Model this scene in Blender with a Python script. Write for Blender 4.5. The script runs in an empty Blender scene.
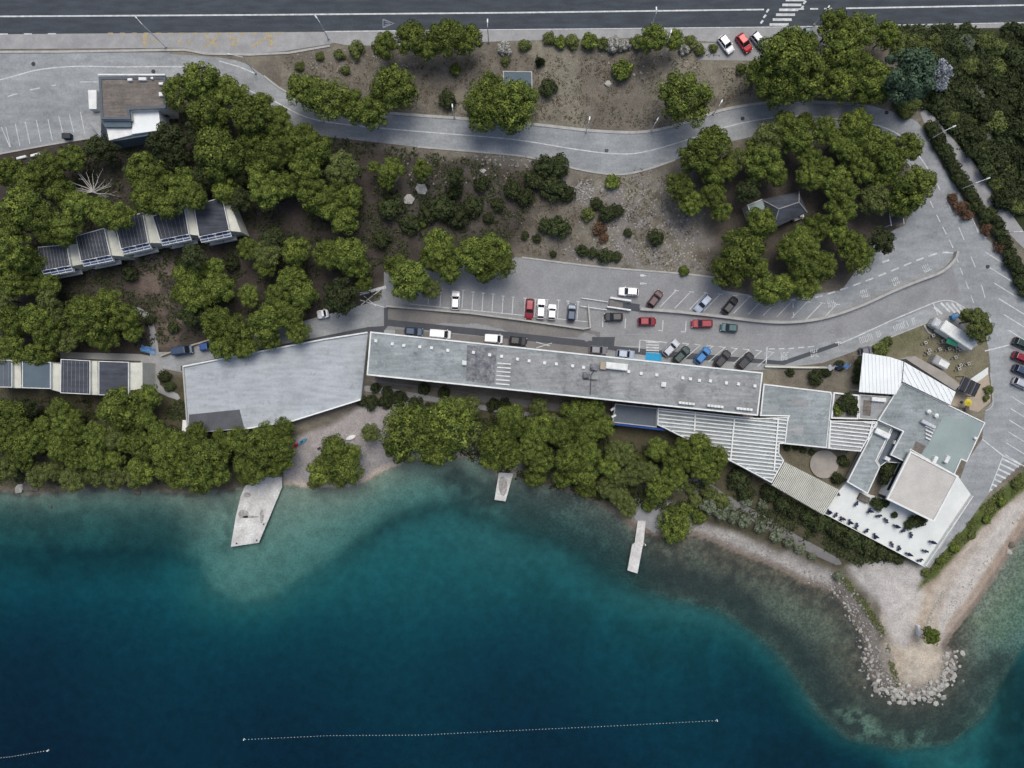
import bpy, math, random
import numpy as np
from mathutils import Vector, Matrix
from mathutils.geometry import delaunay_2d_cdt
random.seed(7); rng = np.random.default_rng(7)
R = math.radians
scene = bpy.context.scene
col = scene.collection
# ---------------------------------------------------------------- camera, sky, sun, exposure
CAMH = 147.0; S = 0.215; W2 = 512.0; H2 = 384.0
cd = bpy.data.cameras.new('camera'); cam = bpy.data.objects.new('camera', cd); col.objects.link(cam)
cam.location = (0, 0, CAMH); cam.rotation_euler = (0, 0, 0)
cd.sensor_width = 36.0; cd.lens = 36.0 * CAMH / (1024 * S); cd.clip_end = 5000; cd.clip_start = 1
scene.camera = cam
SUN_EL = R(66); SUN_AZ = R(12)      # azimuth measured from +y towards +x
w = bpy.data.worlds.new('World'); scene.world = w; w.use_nodes = True
nt = w.node_tree; bg = nt.nodes['Background']
sky = nt.nodes.new('ShaderNodeTexSky'); sky.sky_type = 'NISHITA'; sky.sun_disc = False
sky.sun_elevation = SUN_EL; sky.sun_rotation = SUN_AZ; sky.air_density = 1.0; sky.dust_density = 5.0; sky.ozone_density = 0.6
nt.links.new(sky.outputs[0], bg.inputs[0]); bg.inputs[1].default_value = 0.110
sl = bpy.data.lights.new('sun', 'SUN'); sl.energy = 1.15; sl.angle = R(34); sl.color = (1, 0.975, 0.92)
sun = bpy.data.objects.new('sun', sl); col.objects.link(sun)
dirv = Vector((math.sin(SUN_AZ) * math.cos(SUN_EL), math.cos(SUN_AZ) * math.cos(SUN_EL), math.sin(SUN_EL)))
sun.rotation_euler = dirv.to_track_quat('Z', 'Y').to_euler()
vs = scene.view_settings; vs.view_transform = 'Standard'; vs.look = 'None'; vs.gamma = 1; vs.use_curve_mapping = False
vs.exposure = 0.35
# ---------------------------------------------------------------- relief
def sm(t):
    t = np.clip(t, 0, 1); return t * t * (3 - 2 * t)
COAST_PX = [(-700,470),(-200,480),(0,490),(30,494),(60,491),(100,487),(150,489),(190,493),(230,489),(250,486),(281,484),(306,487),(334,488),(349,487),(364,482),(382,472),(407,461),(428,456),(458,457),(481,458),(491,470),(499,476),(520,478),(545,484),(575,493),(600,504),(612,512),(625,522),(635,530),(647,533),(660,537),(694,536),(717,544),(737,554),(762,563),(785,573),(804,584),(832,592),(850,615),(862,635),(867,660),(871,678),(887,694),(904,700),(927,697),(944,684),(957,668),(955,652),(947,645),(952,636),(959,627),(976,606),(993,581),(1009,557),(1026,532),(1060,480),(1200,350),(1500,100)]
COAST = np.array([((p[0] - W2) * S, (H2 - p[1]) * S) for p in COAST_PX])
LANDPOLY = np.vstack([COAST, [(900, 900), (-900, 900)]])
def inpoly(x, y, poly):
    x = np.asarray(x, float); y = np.asarray(y, float); c = np.zeros(x.shape, bool); n = len(poly)
    for i in range(n):
        x1, y1 = poly[i]; x2, y2 = poly[(i + 1) % n]
        if y1 == y2: continue
        k = ((y1 > y) != (y2 > y)) & (x < (x2 - x1) * (y - y1) / (y2 - y1) + x1); c ^= k
    return c
def plinedist(x, y, pts, closed=False):
    x = np.asarray(x, float); y = np.asarray(y, float); best = np.full(x.shape, 1e9); n = len(pts)
    for i in range(n if closed else n - 1):
        ax, ay = pts[i]; bx, by = pts[(i + 1) % n]; dx, dy = bx - ax, by - ay; L = dx * dx + dy * dy + 1e-9
        t = np.clip(((x - ax) * dx + (y - ay) * dy) / L, 0, 1)
        best = np.minimum(best, np.hypot(x - ax - t * dx, y - ay - t * dy))
    return best
EDGE_PX = [(-900,560),(-150,545),(0,545),(100,545),(160,545),(200,560),(212,588),(238,600),(265,597),(290,581),(320,562),(345,543),(375,522),(400,509),(430,500),(455,499),(480,508),(520,522),(560,534),(590,550),(620,573),(645,588),(680,597),(720,607),(750,625),(780,650),(803,680),(822,712),(852,738),(900,748),(950,742),(985,715),(1000,685),(1020,650),(1060,600),(1200,480),(1500,250)]
EDGE = np.array([((p[0] - W2) * S, (H2 - p[1]) * S) for p in EDGE_PX]); SHELF = np.vstack([EDGE, [(900, 900), (-900, 900)]])   # outer edge of the shallow shelf
def shelf(x, y):
    d = plinedist(x, y, EDGE); return np.where(inpoly(x, y, SHELF), d, -d)      # metres, positive on the shelf
def depth_at(x, y):
    e = shelf(x, y); dc_ = plinedist(x, y, COAST); t = dc_ / (dc_ + np.maximum(e, 0) + .01)
    west = sm((-x - 66) / 12.0)
    rt = sm((x - 22) / 15.0); inner_ = .22 - .08 * rt + (.95 + .8 * west - .50 * rt) * t ** 1.2
    out = inner_ + (.150 - .045 * sm((x + 45) / 30)) * np.maximum(-e, 0) + (.5 + .4 * rt) * sm(-e / 3.0) + .15 * np.maximum(-y - 47, 0) * sm(-e / 10.0) * sm((72 - x) / 20 + 1)
    out = 6.1 * (1 - np.exp(-out / 6.1 * 1.12))
    return out * (1 + .07 * np.sin(x * .11 + 1.3 * np.sin(y * .07)) * sm(-e / 8.0))
def Zarr(x, y):
    x = np.asarray(x, float); y = np.asarray(y, float)
    land = inpoly(x, y, LANDPOLY); d = plinedist(x, y, COAST)
    up = 2.0 + 7.0 * sm((y - 5) / 70.0)
    up = up + 5.0 * sm((x - 92) / 30.0) * sm((y - 42) / 14.0) * (1 - sm((y - 62) / 12.0))
    zl = 0.03 + (up - 0.03) * sm((d + 0.4) / 11.0) 
    out = np.array(zl); w_ = ~land
    if w_.any(): xw, yw = x[w_], y[w_]; out[w_] = -np.minimum(depth_at(xw, yw), 0.02 + d[w_] * 0.34) - sm((-yw - 90) / 200.0) * 10
    return out
def Z(x, y): return float(Zarr(np.array([x]), np.array([y]))[0])
def Wp(px, py, z):                      # where a pixel's ray meets height z
    k = S * (CAMH - z) / CAMH
    return ((px - W2) * k, (H2 - py) * k)
def P(px, py, dz=0.0):                  # where a pixel's ray meets the ground raised by dz
    z = 2.0 + dz
    for _ in range(7):
        x, y = Wp(px, py, z); z = max(Z(x, y), 0.0) + dz
    return x, y, z
def Parr(pts, dz=0.0): return [P(a, b, dz) for a, b in pts]
def Ground(px, py):
    x, y, z = P(px, py); return x, y, Z(x, y)
def smooth(pts, n=6, closed=False):     # Catmull-Rom through the points
    out = []; m = len(pts)
    rngi = range(m if closed else m - 1)
    for i in rngi:
        p0 = pts[(i - 1) % m] if closed or i > 0 else pts[0]; p1 = pts[i]; p2 = pts[(i + 1) % m]
        p3 = pts[(i + 2) % m] if closed or i + 2 < m else pts[-1]
        for k in range(n):
            t = k / n
            out.append(tuple(0.5 * (2 * p1[j] + (p2[j] - p0[j]) * t + (2 * p0[j] - 5 * p1[j] + 4 * p2[j] - p3[j]) * t * t + (3 * p1[j] - p0[j] - 3 * p2[j] + p3[j]) * t ** 3) for j in range(2)))
    if not closed: out.append(tuple(pts[-1][:2]))
    return out
# ---------------------------------------------------------------- materials
def new_mat(name):
    m = bpy.data.materials.new(name); m.use_nodes = True; n = m.node_tree
    b = n.nodes['Principled BSDF']; return m, n, b
def N(n, t, **k):
    x = n.nodes.new(t)
    for a, v in k.items():
        if a in ('operation', 'blend_type', 'data_type', 'feature', 'attribute_name', 'distance'): setattr(x, a, v)
        else: x.inputs[a].default_value = v
    return x
def pos(n): return n.nodes.new('ShaderNodeNewGeometry').outputs['Position']
def mk(name, c, rough=0.85, var=0.25, scale=0.4, fine=0.12, fscale=6.0, c2=None, metallic=0.0, bump=0.0, spec=0.3, wave=None, stain=None):
    """colour c with broad blotches towards c2 and a fine grain"""
    m, n, b = new_mat(name); L = n.links.new
    if max(c) - min(c) < .3 * max(c): c = (c[0] * .975, c[1] * 1.0, c[2] * .985); c2 = c2 and (c2[0] * .975, c2[1] * 1.0, c2[2] * .985)
    c2 = c2 or tuple(v * (1 - var) for v in c)
    p = pos(n)
    t1 = N(n, 'ShaderNodeTexNoise', Scale=scale, Detail=6.0, Roughness=0.62); L(p, t1.inputs['Vector'])
    r = n.nodes.new('ShaderNodeValToRGB'); r.color_ramp.elements[0].position = 0.35; r.color_ramp.elements[1].position = 0.68
    r.color_ramp.elements[0].color = (*c2, 1); r.color_ramp.elements[1].color = (*c, 1); L(t1.outputs['Fac'], r.inputs[0])
    t2 = N(n, 'ShaderNodeTexNoise', Scale=fscale, Detail=3.0); L(p, t2.inputs['Vector'])
    mr = n.nodes.new('ShaderNodeMapRange'); mr.inputs['From Min'].default_value = 0.3; mr.inputs['From Max'].default_value = 0.7
    mr.inputs['To Min'].default_value = 1 - fine; mr.inputs['To Max'].default_value = 1 + fine; L(t2.outputs['Fac'], mr.inputs['Value'])
    mx = N(n, 'ShaderNodeVectorMath', operation='SCALE'); L(r.outputs[0], mx.inputs[0]); L(mr.outputs[0], mx.inputs['Scale'])
    out = mx.outputs[0]
    if wave:       # (rotation in radians, scale, strength): faint lay-up joints or streaks
        mp = N(n, 'ShaderNodeMapping'); mp.inputs['Rotation'].default_value = (0, 0, wave[0]); mp.inputs['Scale'].default_value = (0.25, wave[1], 1); L(p, mp.inputs[0])
        t3 = N(n, 'ShaderNodeTexNoise', Scale=1.0, Detail=4.0); L(mp.outputs[0], t3.inputs['Vector'])
        m3 = n.nodes.new('ShaderNodeMapRange'); m3.inputs['From Min'].default_value = 0.35; m3.inputs['From Max'].default_value = 0.65
        m3.inputs['To Min'].default_value = 1 - wave[2]; m3.inputs['To Max'].default_value = 1 + wave[2]; L(t3.outputs['Fac'], m3.inputs['Value'])
        m4 = N(n, 'ShaderNodeVectorMath', operation='SCALE'); L(out, m4.inputs[0]); L(m3.outputs[0], m4.inputs['Scale']); out = m4.outputs[0]
    if stain:      # (scale, threshold, multiplier): sharper edged worn or damp patches
        for q, (sc_, th_, mu_) in enumerate(stain):
            t5 = N(n, 'ShaderNodeTexNoise', Scale=sc_, Detail=7.0, Roughness=.72); mp = N(n, 'ShaderNodeMapping'); mp.inputs['Location'].default_value = (q * 31, q * 17, 0); L(p, mp.inputs[0]); L(mp.outputs[0], t5.inputs['Vector'])
            m5 = n.nodes.new('ShaderNodeMapRange'); m5.inputs['From Min'].default_value = th_; m5.inputs['From Max'].default_value = th_ + .035; m5.inputs['To Min'].default_value = 1; m5.inputs['To Max'].default_value = mu_; L(t5.outputs['Fac'], m5.inputs['Value'])
            m6 = N(n, 'ShaderNodeVectorMath', operation='SCALE'); L(out, m6.inputs[0]); L(m5.outputs[0], m6.inputs['Scale']); out = m6.outputs[0]
    L(out, b.inputs['Base Color']); b.inputs['Roughness'].default_value = rough; b.inputs['Metallic'].default_value = metallic
    b.inputs['Specular IOR Level'].default_value = spec
    if bump:
        bp = N(n, 'ShaderNodeBump', Strength=bump, Distance=0.1); L(t2.outputs['Fac'], bp.inputs['Height']); L(bp.outputs[0], b.inputs['Normal'])
    return m
M = {}
M['highway'] = mk('highway asphalt', (.050,.062,.075), var=.25, scale=.15, fine=.1, fscale=3, wave=(0, 1.1, .16), c2=(.040,.050,.062), stain=((.4, .64, .85),))
M['asphalt'] = mk('worn asphalt', (.305,.32,.335), scale=.12, c2=(.228,.241,.255), fine=.12, fscale=2.5, wave=(R(3), .9, .10), stain=((.16, .57, .90), (.9, .66, .80), (.25, .60, 1.08)))
M['asphalt_lot'] = mk('lot asphalt', (.285,.29,.302), scale=.2, c2=(.212,.216,.228), fine=.12, fscale=3, stain=((.2, .56, .88), (1.1, .66, .72), (.3, .60, 1.08)))
M['asphalt_old'] = mk('brownish asphalt', (.20,.19,.185), scale=.25, c2=(.15,.145,.145), fine=.12, fscale=3)
M['asphalt_dark'] = mk('dark asphalt repair and lane shade', (.075,.082,.095), scale=.5, c2=(.058,.064,.076), fine=.12)
M['pavement'] = mk('pavement', (.33,.33,.335), scale=.4, c2=(.25,.25,.26), fine=.12)
M['kerb'] = mk('kerb stone', (.42,.415,.40), scale=.8, var=.25)
M['line'] = mk('road paint', (.62,.64,.66), scale=1.2, var=.35, fine=.2)
M['yellow'] = mk('worn yellow paint', (.40,.33,.17), scale=1.0, c2=(.28,.26,.2), fine=.25)
M['bluepaint'] = mk('blue paint', (.03,.30,.55), scale=1.0, var=.15)
M['deck'] = mk('concrete deck', (.40,.43,.47), scale=.10, c2=(.315,.34,.37), fine=.06, fscale=2, wave=(R(-8), 1.2, .10), stain=((.12, .56, .88), (.5, .60, .84), (1.6, .66, .75)))
M['deck_dark'] = mk('deck membrane', (.10,.105,.12), scale=.4, c2=(.075,.08,.09), fine=.15)
M['roof'] = mk('grey roof felt', (.30,.335,.35), scale=.13, c2=(.195,.22,.23), fine=.12, fscale=2.5, wave=(R(6), 1.6, .13), stain=((.35, .56, .80), (.22, .58, 1.10), (1.4, .63, .62), (3.0, .68, .5)))
M['roof_warm'] = mk('greyer roof felt', (.315,.325,.335), scale=.15, c2=(.22,.225,.232), fine=.12, fscale=2.5, wave=(R(6), 1.6, .12), stain=((.35, .55, .80), (.25, .58, 1.12), (1.4, .62, .62), (3.0, .67, .5)))
M['roof_green'] = mk('pale green roof coating', (.27,.33,.33), scale=.15, c2=(.225,.275,.28), fine=.05)
M['roof_patch'] = mk('roof patching', (.08,.085,.10), scale=.9, c2=(.22,.225,.24), fine=.3, fscale=3)
M['roof_slate'] = mk('dark slate roof', (.060,.070,.088), scale=.5, c2=(.045,.05,.062), fine=.15, wave=(R(75), 2.0, .2))
M['roof_blue'] = mk('blue grey roof', (.10,.14,.17), scale=.3, c2=(.08,.11,.135), fine=.08)
M['roof_dark2'] = mk('dark grey roof', (.10,.125,.15), scale=.3, c2=(.085,.10,.12), fine=.1)
M['gravel_roof'] = mk('pebble roof', (.50,.48,.46), scale=.3, c2=(.42,.40,.385), fine=.15, fscale=5)
M['white'] = mk('white paint', (.74,.75,.75), scale=.7, var=.22, fine=.05, rough=.6)
M['white_metal'] = mk('white metal sheet', (.76,.79,.80), scale=.25, c2=(.68,.71,.73), fine=.05, rough=.45)
M['terrace'] = mk('white terrace tiles', (.66,.68,.68), scale=.3, c2=(.57,.60,.60), fine=.06)
M['cream'] = mk('cream render', (.60,.60,.54), scale=.6, c2=(.48,.48,.43), fine=.08)
M['wall'] = mk('plaster wall', (.52,.52,.50), scale=.5, var=.2, fine=.08)
M['brown_roof'] = mk('brown weathered roof', (.17,.15,.135), scale=.7, c2=(.12,.105,.095), fine=.25, wave=(R(90), 2.2, .15))
M['wood'] = mk('grey timber', (.30,.27,.24), scale=1.5, var=.35, fine=.2)
M['bark'] = mk('pine bark', (.14,.11,.09), scale=2, var=.4, fine=.3)
M['deadwood'] = mk('bleached dead wood', (.52,.50,.48), scale=2, var=.25)
M['stone'] = mk('pale limestone', (.44,.43,.40), scale=1.3, c2=(.30,.29,.27), fine=.2, fscale=4, bump=.4)
M['drystone'] = mk('rough stone', (.36,.35,.33), scale=1.3, c2=(.2,.19,.18), fine=.25, fscale=4, bump=.4)
M['wetrock'] = mk('dark rock', (.15,.13,.11), scale=1.0, c2=(.08,.075,.065), fine=.3, bump=.4)
M['pier'] = mk('pier concrete', (.62,.62,.61), scale=.45, c2=(.42,.41,.40), fine=.15, fscale=3)
M['pier_stain'] = mk('stained concrete', (.17,.16,.155), scale=1.5, c2=(.40,.39,.38), fine=.3)
M['dark_metal'] = mk('dark metal', (.035,.04,.05), scale=2, rough=.5)
M['steel'] = mk('galvanised steel', (.55,.57,.60), scale=2, rough=.45, metallic=.3)
M['rope'] = mk('rope', (.12,.15,.18), scale=2)
M['rubber'] = mk('rubber', (.02,.02,.022), scale=3)
M['rim'] = mk('wheel rim', (.4,.4,.42), rough=.35, metallic=.7)
M['greencloth'] = mk('green awning', (.02,.16,.10), scale=1)
M['bluecloth'] = mk('blue tarpaulin', (.16,.36,.62), scale=1.2, c2=(.10,.2,.42))
M['navy'] = mk('navy fabric', (.03,.045,.10), scale=2)
M['yellowcloth'] = mk('yellow parasol', (.65,.55,.05), scale=1)
M['red'] = mk('red plastic', (.50,.02,.04), scale=1)
M['blueedge'] = mk('blue fascia', (.02,.07,.26), scale=1)
M['blue_plastic'] = mk('blue plastic', (.05,.25,.42), scale=1)
M['tan'] = mk('tan boards', (.38,.33,.26), scale=.7, var=.2)
M['gravel_roof2'] = mk('tan flat roof', (.33,.30,.275), scale=.4, c2=(.26,.24,.22), fine=.12)
def glassy(name, c, rough=.12):
    m, n, b = new_mat(name); b.inputs['Base Color'].default_value = (*c, 1); b.inputs['Roughness'].default_value = rough
    b.inputs['Specular IOR Level'].default_value = .6; return m
M['glass'] = glassy('tinted glass', (.015,.02,.028)); M['pane'] = glassy('window pane', (.05,.09,.20), .2)
M['lamp_clear'] = glassy('headlight', (.7,.72,.75), .2); M['lamp_red'] = glassy('tail light', (.4,.01,.01), .3)
def paint(name, c):
    m, n, b = new_mat(name); L = n.links.new
    t = N(n, 'ShaderNodeTexNoise', Scale=3.0, Detail=4.0); L(pos(n), t.inputs['Vector'])
    mr = n.nodes.new('ShaderNodeMapRange'); mr.inputs['To Min'].default_value = .82; mr.inputs['To Max'].default_value = 1.12; L(t.outputs['Fac'], mr.inputs['Value'])
    v = N(n, 'ShaderNodeVectorMath', operation='SCALE'); v.inputs[0].default_value = c; L(mr.outputs[0], v.inputs['Scale']); L(v.outputs[0], b.inputs['Base Color'])
    b.inputs['Roughness'].default_value = .32; b.inputs['Coat Weight'].default_value = .4; b.inputs['Metallic'].default_value = .15; return m
for k, c in dict(p_white=(.80,.82,.84), p_red=(.22,.006,.02), p_brightred=(.40,.012,.018), p_darkred=(.05,.014,.02), p_black=(.018,.02,.024), p_blue=(.02,.08,.26), p_silver=(.42,.45,.5),
                 p_lightblue=(.35,.42,.52), p_darkblue=(.03,.06,.11), p_green=(.015,.04,.035), p_brightblue=(.02,.16,.42), p_teal=(.03,.09,.10), p_grey=(.16,.17,.19)).items(): M[k] = paint(k[2:] + ' car paint', c)
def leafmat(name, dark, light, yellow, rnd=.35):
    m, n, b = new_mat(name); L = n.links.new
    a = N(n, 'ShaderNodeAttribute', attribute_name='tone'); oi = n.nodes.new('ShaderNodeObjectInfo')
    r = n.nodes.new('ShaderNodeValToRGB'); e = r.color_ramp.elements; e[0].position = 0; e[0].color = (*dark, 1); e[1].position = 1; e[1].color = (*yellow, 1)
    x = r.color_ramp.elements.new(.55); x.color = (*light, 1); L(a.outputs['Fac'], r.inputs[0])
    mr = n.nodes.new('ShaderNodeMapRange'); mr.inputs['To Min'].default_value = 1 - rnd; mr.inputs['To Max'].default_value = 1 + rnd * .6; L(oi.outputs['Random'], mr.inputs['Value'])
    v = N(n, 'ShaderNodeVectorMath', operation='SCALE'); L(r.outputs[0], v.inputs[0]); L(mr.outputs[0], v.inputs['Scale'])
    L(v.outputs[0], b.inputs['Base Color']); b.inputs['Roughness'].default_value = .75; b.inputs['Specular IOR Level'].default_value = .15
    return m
M['pine'] = leafmat('pine needles', (.020,.034,.010), (.094,.130,.027), (.265,.318,.058), .30)
M['weed'] = leafmat('dry weeds', (.08,.07,.05), (.15,.13,.09), (.22,.2,.13), .2)
M['dull'] = leafmat('dull foliage', (.030,.045,.018), (.095,.12,.036), (.18,.21,.06), .2)
M['dark'] = leafmat('dark foliage', (.016,.025,.012), (.040,.054,.020), (.070,.088,.030), .3)
M['silver'] = leafmat('silvery foliage', (.05,.07,.04), (.14,.17,.11), (.26,.29,.21), .2)
M['blueg'] = leafmat('blue green foliage', (.02,.04,.028), (.06,.105,.065), (.12,.18,.11), .1)
M['blossom'] = leafmat('white blossom', (.08,.09,.06), (.36,.36,.33), (.62,.62,.6), .1)
M['rust'] = leafmat('rusty foliage', (.05,.035,.02), (.14,.085,.05), (.22,.13,.09), .2)
M['palegrey'] = leafmat('pale bleached foliage', (.12,.14,.17), (.34,.38,.44), (.6,.64,.7), .1)
# ---------------------------------------------------------------- mesh building
class MB:
    def __init__(s): s.v = []; s.f = []; s.mi = []
    def add(s, vs_, fs, mi=0):
        o = len(s.v); s.v += [tuple(map(float, p)) for p in vs_]; s.f += [tuple(i + o for i in f) for f in fs]; s.mi += [mi] * len(fs); return s
    def box(s, c, d, rz=0.0, taper=1.0, mi=0, bev=0.0):
        hx, hy, hz = d[0] / 2, d[1] / 2, d[2] / 2; cs, sn = math.cos(rz), math.sin(rz)
        def q(x, y, z): return (c[0] + x * cs - y * sn, c[1] + x * sn + y * cs, c[2] + z)
        if bev:
            b = min(bev, hx * .9, hy * .9, hz * .9); rings = [(-hz, 0), (hz - b, 0), (hz, b)]; v = []
            for z, ins in rings:
                x, y = hx - ins, hy - ins; k = b
                for px_, py_ in ((x - k, -y), (x, -y + k), (x, y - k), (x - k, y), (-x + k, y), (-x, y - k), (-x, -y + k), (-x + k, -y)): v.append(q(px_, py_, z))
            f = [tuple(range(7, -1, -1)), tuple(range(16, 24))]
            for r_ in range(2):
                for i in range(8): f.append((r_ * 8 + i, r_ * 8 + (i + 1) % 8, r_ * 8 + 8 + (i + 1) % 8, r_ * 8 + 8 + i))
            return s.add(v, f, mi)
        t = taper
        v = [q(-hx, -hy, -hz), q(hx, -hy, -hz), q(hx, hy, -hz), q(-hx, hy, -hz), q(-hx * t, -hy * t, hz), q(hx * t, -hy * t, hz), q(hx * t, hy * t, hz), q(-hx * t, hy * t, hz)]
        return s.add(v, [(0, 3, 2, 1), (4, 5, 6, 7), (0, 1, 5, 4), (1, 2, 6, 5), (2, 3, 7, 6), (3, 0, 4, 7)], mi)
    def prism(s, pts, z0, z1, mi=0):
        a = sum(pts[i][0] * pts[(i + 1) % len(pts)][1] - pts[(i + 1) % len(pts)][0] * pts[i][1] for i in range(len(pts)))
        if a < 0: pts = pts[::-1]
        n = len(pts); f0 = z0 if callable(z0) else (lambda x, y: z0); f1 = z1 if callable(z1) else (lambda x, y: z1)
        v = [(p[0], p[1], f0(p[0], p[1])) for p in pts] + [(p[0], p[1], f1(p[0], p[1])) for p in pts]
        return s.add(v, [tuple(range(n - 1, -1, -1)), tuple(range(n, 2 * n))] + [(i, (i + 1) % n, n + (i + 1) % n, n + i) for i in range(n)], mi)
    def ring(s, pts, wd, z0, z1):
        inn = inset(pts, wd); n = len(pts)
        v = [(p[0], p[1], z0) for p in pts] + [(p[0], p[1], z1) for p in pts] + [(p[0], p[1], z1) for p in inn] + [(p[0], p[1], z0) for p in inn]
        f = []
        for i in range(n):
            j = (i + 1) % n
            for a, b in ((0, 1), (1, 2), (2, 3)): f.append((a * n + i, a * n + j, b * n + j, b * n + i))
        return s.add(v, f)
    def cyl(s, a, b, r0, r1=None, n=8, cap=True):
        r1 = r0 if r1 is None else r1; a = Vector(a); b = Vector(b); d = (b - a)
        if d.length < 1e-6: return s
        d.normalize(); u = d.orthogonal().normalized(); w_ = d.cross(u); v = []
        for c, r in ((a, r0), (b, r1)):
            for i in range(n):
                t = 2 * math.pi * i / n; v.append(c + (u * math.cos(t) + w_ * math.sin(t)) * r)
        f = [(i, (i + 1) % n, n + (i + 1) % n, n + i) for i in range(n)]
        if cap: f += [tuple(range(n - 1, -1, -1)), tuple(range(n, 2 * n))]
        return s.add(v, f)
    def loft(s, secs, mi=0, cap=True):          # sections: equal-length lists of points
        n = len(secs[0]); v = [p for q in secs for p in q]; f = []
        for k in range(len(secs) - 1):
            for i in range(n): f.append((k * n + i, k * n + (i + 1) % n, (k + 1) * n + (i + 1) % n, (k + 1) * n + i))
        if cap: f += [tuple(range(n - 1, -1, -1)), tuple(range((len(secs) - 1) * n, len(secs) * n))]
        return s.add(v, f, mi)
    def mesh(s, name, mats, smooth_=False):
        me = bpy.data.meshes.new(name); me.from_pydata(s.v, [], s.f)
        for m in (mats if isinstance(mats, (list, tuple)) else [mats]): me.materials.append(m)
        if any(s.mi): me.polygons.foreach_set('material_index', s.mi)
        if smooth_: me.polygons.foreach_set('use_smooth', [True] * len(me.polygons))
        me.update(); return me
    def build(s, name, mats, parent=None, smooth_=False, loc=None):
        o = bpy.data.objects.new(name, s.mesh(name, mats, smooth_)); col.objects.link(o)
        if parent: o.parent = parent
        if loc: o.location = loc
        return o
def inset(pts, wd):
    a = sum(pts[i][0] * pts[(i + 1) % len(pts)][1] - pts[(i + 1) % len(pts)][0] * pts[i][1] for i in range(len(pts)))
    sg = 1 if a > 0 else -1; out = []; n = len(pts)
    for i in range(n):
        p0 = Vector(pts[i - 1][:2]); p1 = Vector(pts[i][:2]); p2 = Vector(pts[(i + 1) % n][:2])
        d1 = (p1 - p0).normalized(); d2 = (p2 - p1).normalized(); n1 = Vector((-d1.y, d1.x)) * sg; n2 = Vector((-d2.y, d2.x)) * sg
        m = (n1 + n2); k = max(1 + n1.dot(n2), .3); out.append(tuple(p1 + m * (wd / k)))
    return out
def tag(o, label=None, cat=None, group=None, kind=None):
    if label: o['label'] = label
    if cat: o['category'] = cat
    if group: o['group'] = group
    if kind: o['kind'] = kind
    return o
def empty(name, loc, rz=0.0, label=None, cat=None, group=None):
    o = bpy.data.objects.new(name, None); o.empty_display_size = .3; col.objects.link(o); o.location = loc; o.rotation_euler = (0, 0, rz)
    return tag(o, label, cat, group)
def copy_tree(o, parent=None):
    c = o.copy(); col.objects.link(c); c.parent = parent
    for ch in list(o.children): copy_tree(ch, c)
    return c
# ---------------------------------------------------------------- sheets draped over the relief
def drape(name, pts_px, dz, mat, step=2.5, mb=None, world=None):
    poly = world or [P(a, b)[:2] for a, b in pts_px]
    bd = []
    for i in range(len(poly)):
        a = poly[i]; b = poly[(i + 1) % len(poly)]; k = max(1, int(math.hypot(b[0] - a[0], b[1] - a[1]) / step))
        for j in range(k): bd.append((a[0] + (b[0] - a[0]) * j / k, a[1] + (b[1] - a[1]) * j / k))
    arr = np.array(bd); xs = np.arange(arr[:, 0].min() + step / 2, arr[:, 0].max(), step); ys = np.arange(arr[:, 1].min() + step / 2, arr[:, 1].max(), step)
    inner = []
    if len(xs) and len(ys):
        gx, gy = np.meshgrid(xs, ys); gx = gx.ravel(); gy = gy.ravel()
        ok = inpoly(gx, gy, arr) & (plinedist(gx, gy, arr, True) > step * .35); inner = list(zip(gx[ok], gy[ok]))
    vs_ = [Vector(p) for p in bd + inner]; n = len(bd)
    r = delaunay_2d_cdt(vs_, [(i, (i + 1) % n) for i in range(n)], [list(range(n))], 1, 1e-5)
    v2 = np.array([(p.x, p.y) for p in r[0]]); zz = Zarr(v2[:, 0], v2[:, 1]) + dz
    V = [(a, b, c) for (a, b), c in zip(v2, zz)]
    if mb is not None: mb.add(V, r[2]); return
    o = MB().add(V, r[2]).build(name, mat); return tag(o, kind='structure')
def resample(pts, step):
    out = [pts[0]]
    for a, b in zip(pts, pts[1:]):
        k = max(1, int(math.hypot(b[0] - a[0], b[1] - a[1]) / step))
        for j in range(1, k + 1): out.append((a[0] + (b[0] - a[0]) * j / k, a[1] + (b[1] - a[1]) * j / k))
    return out
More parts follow.
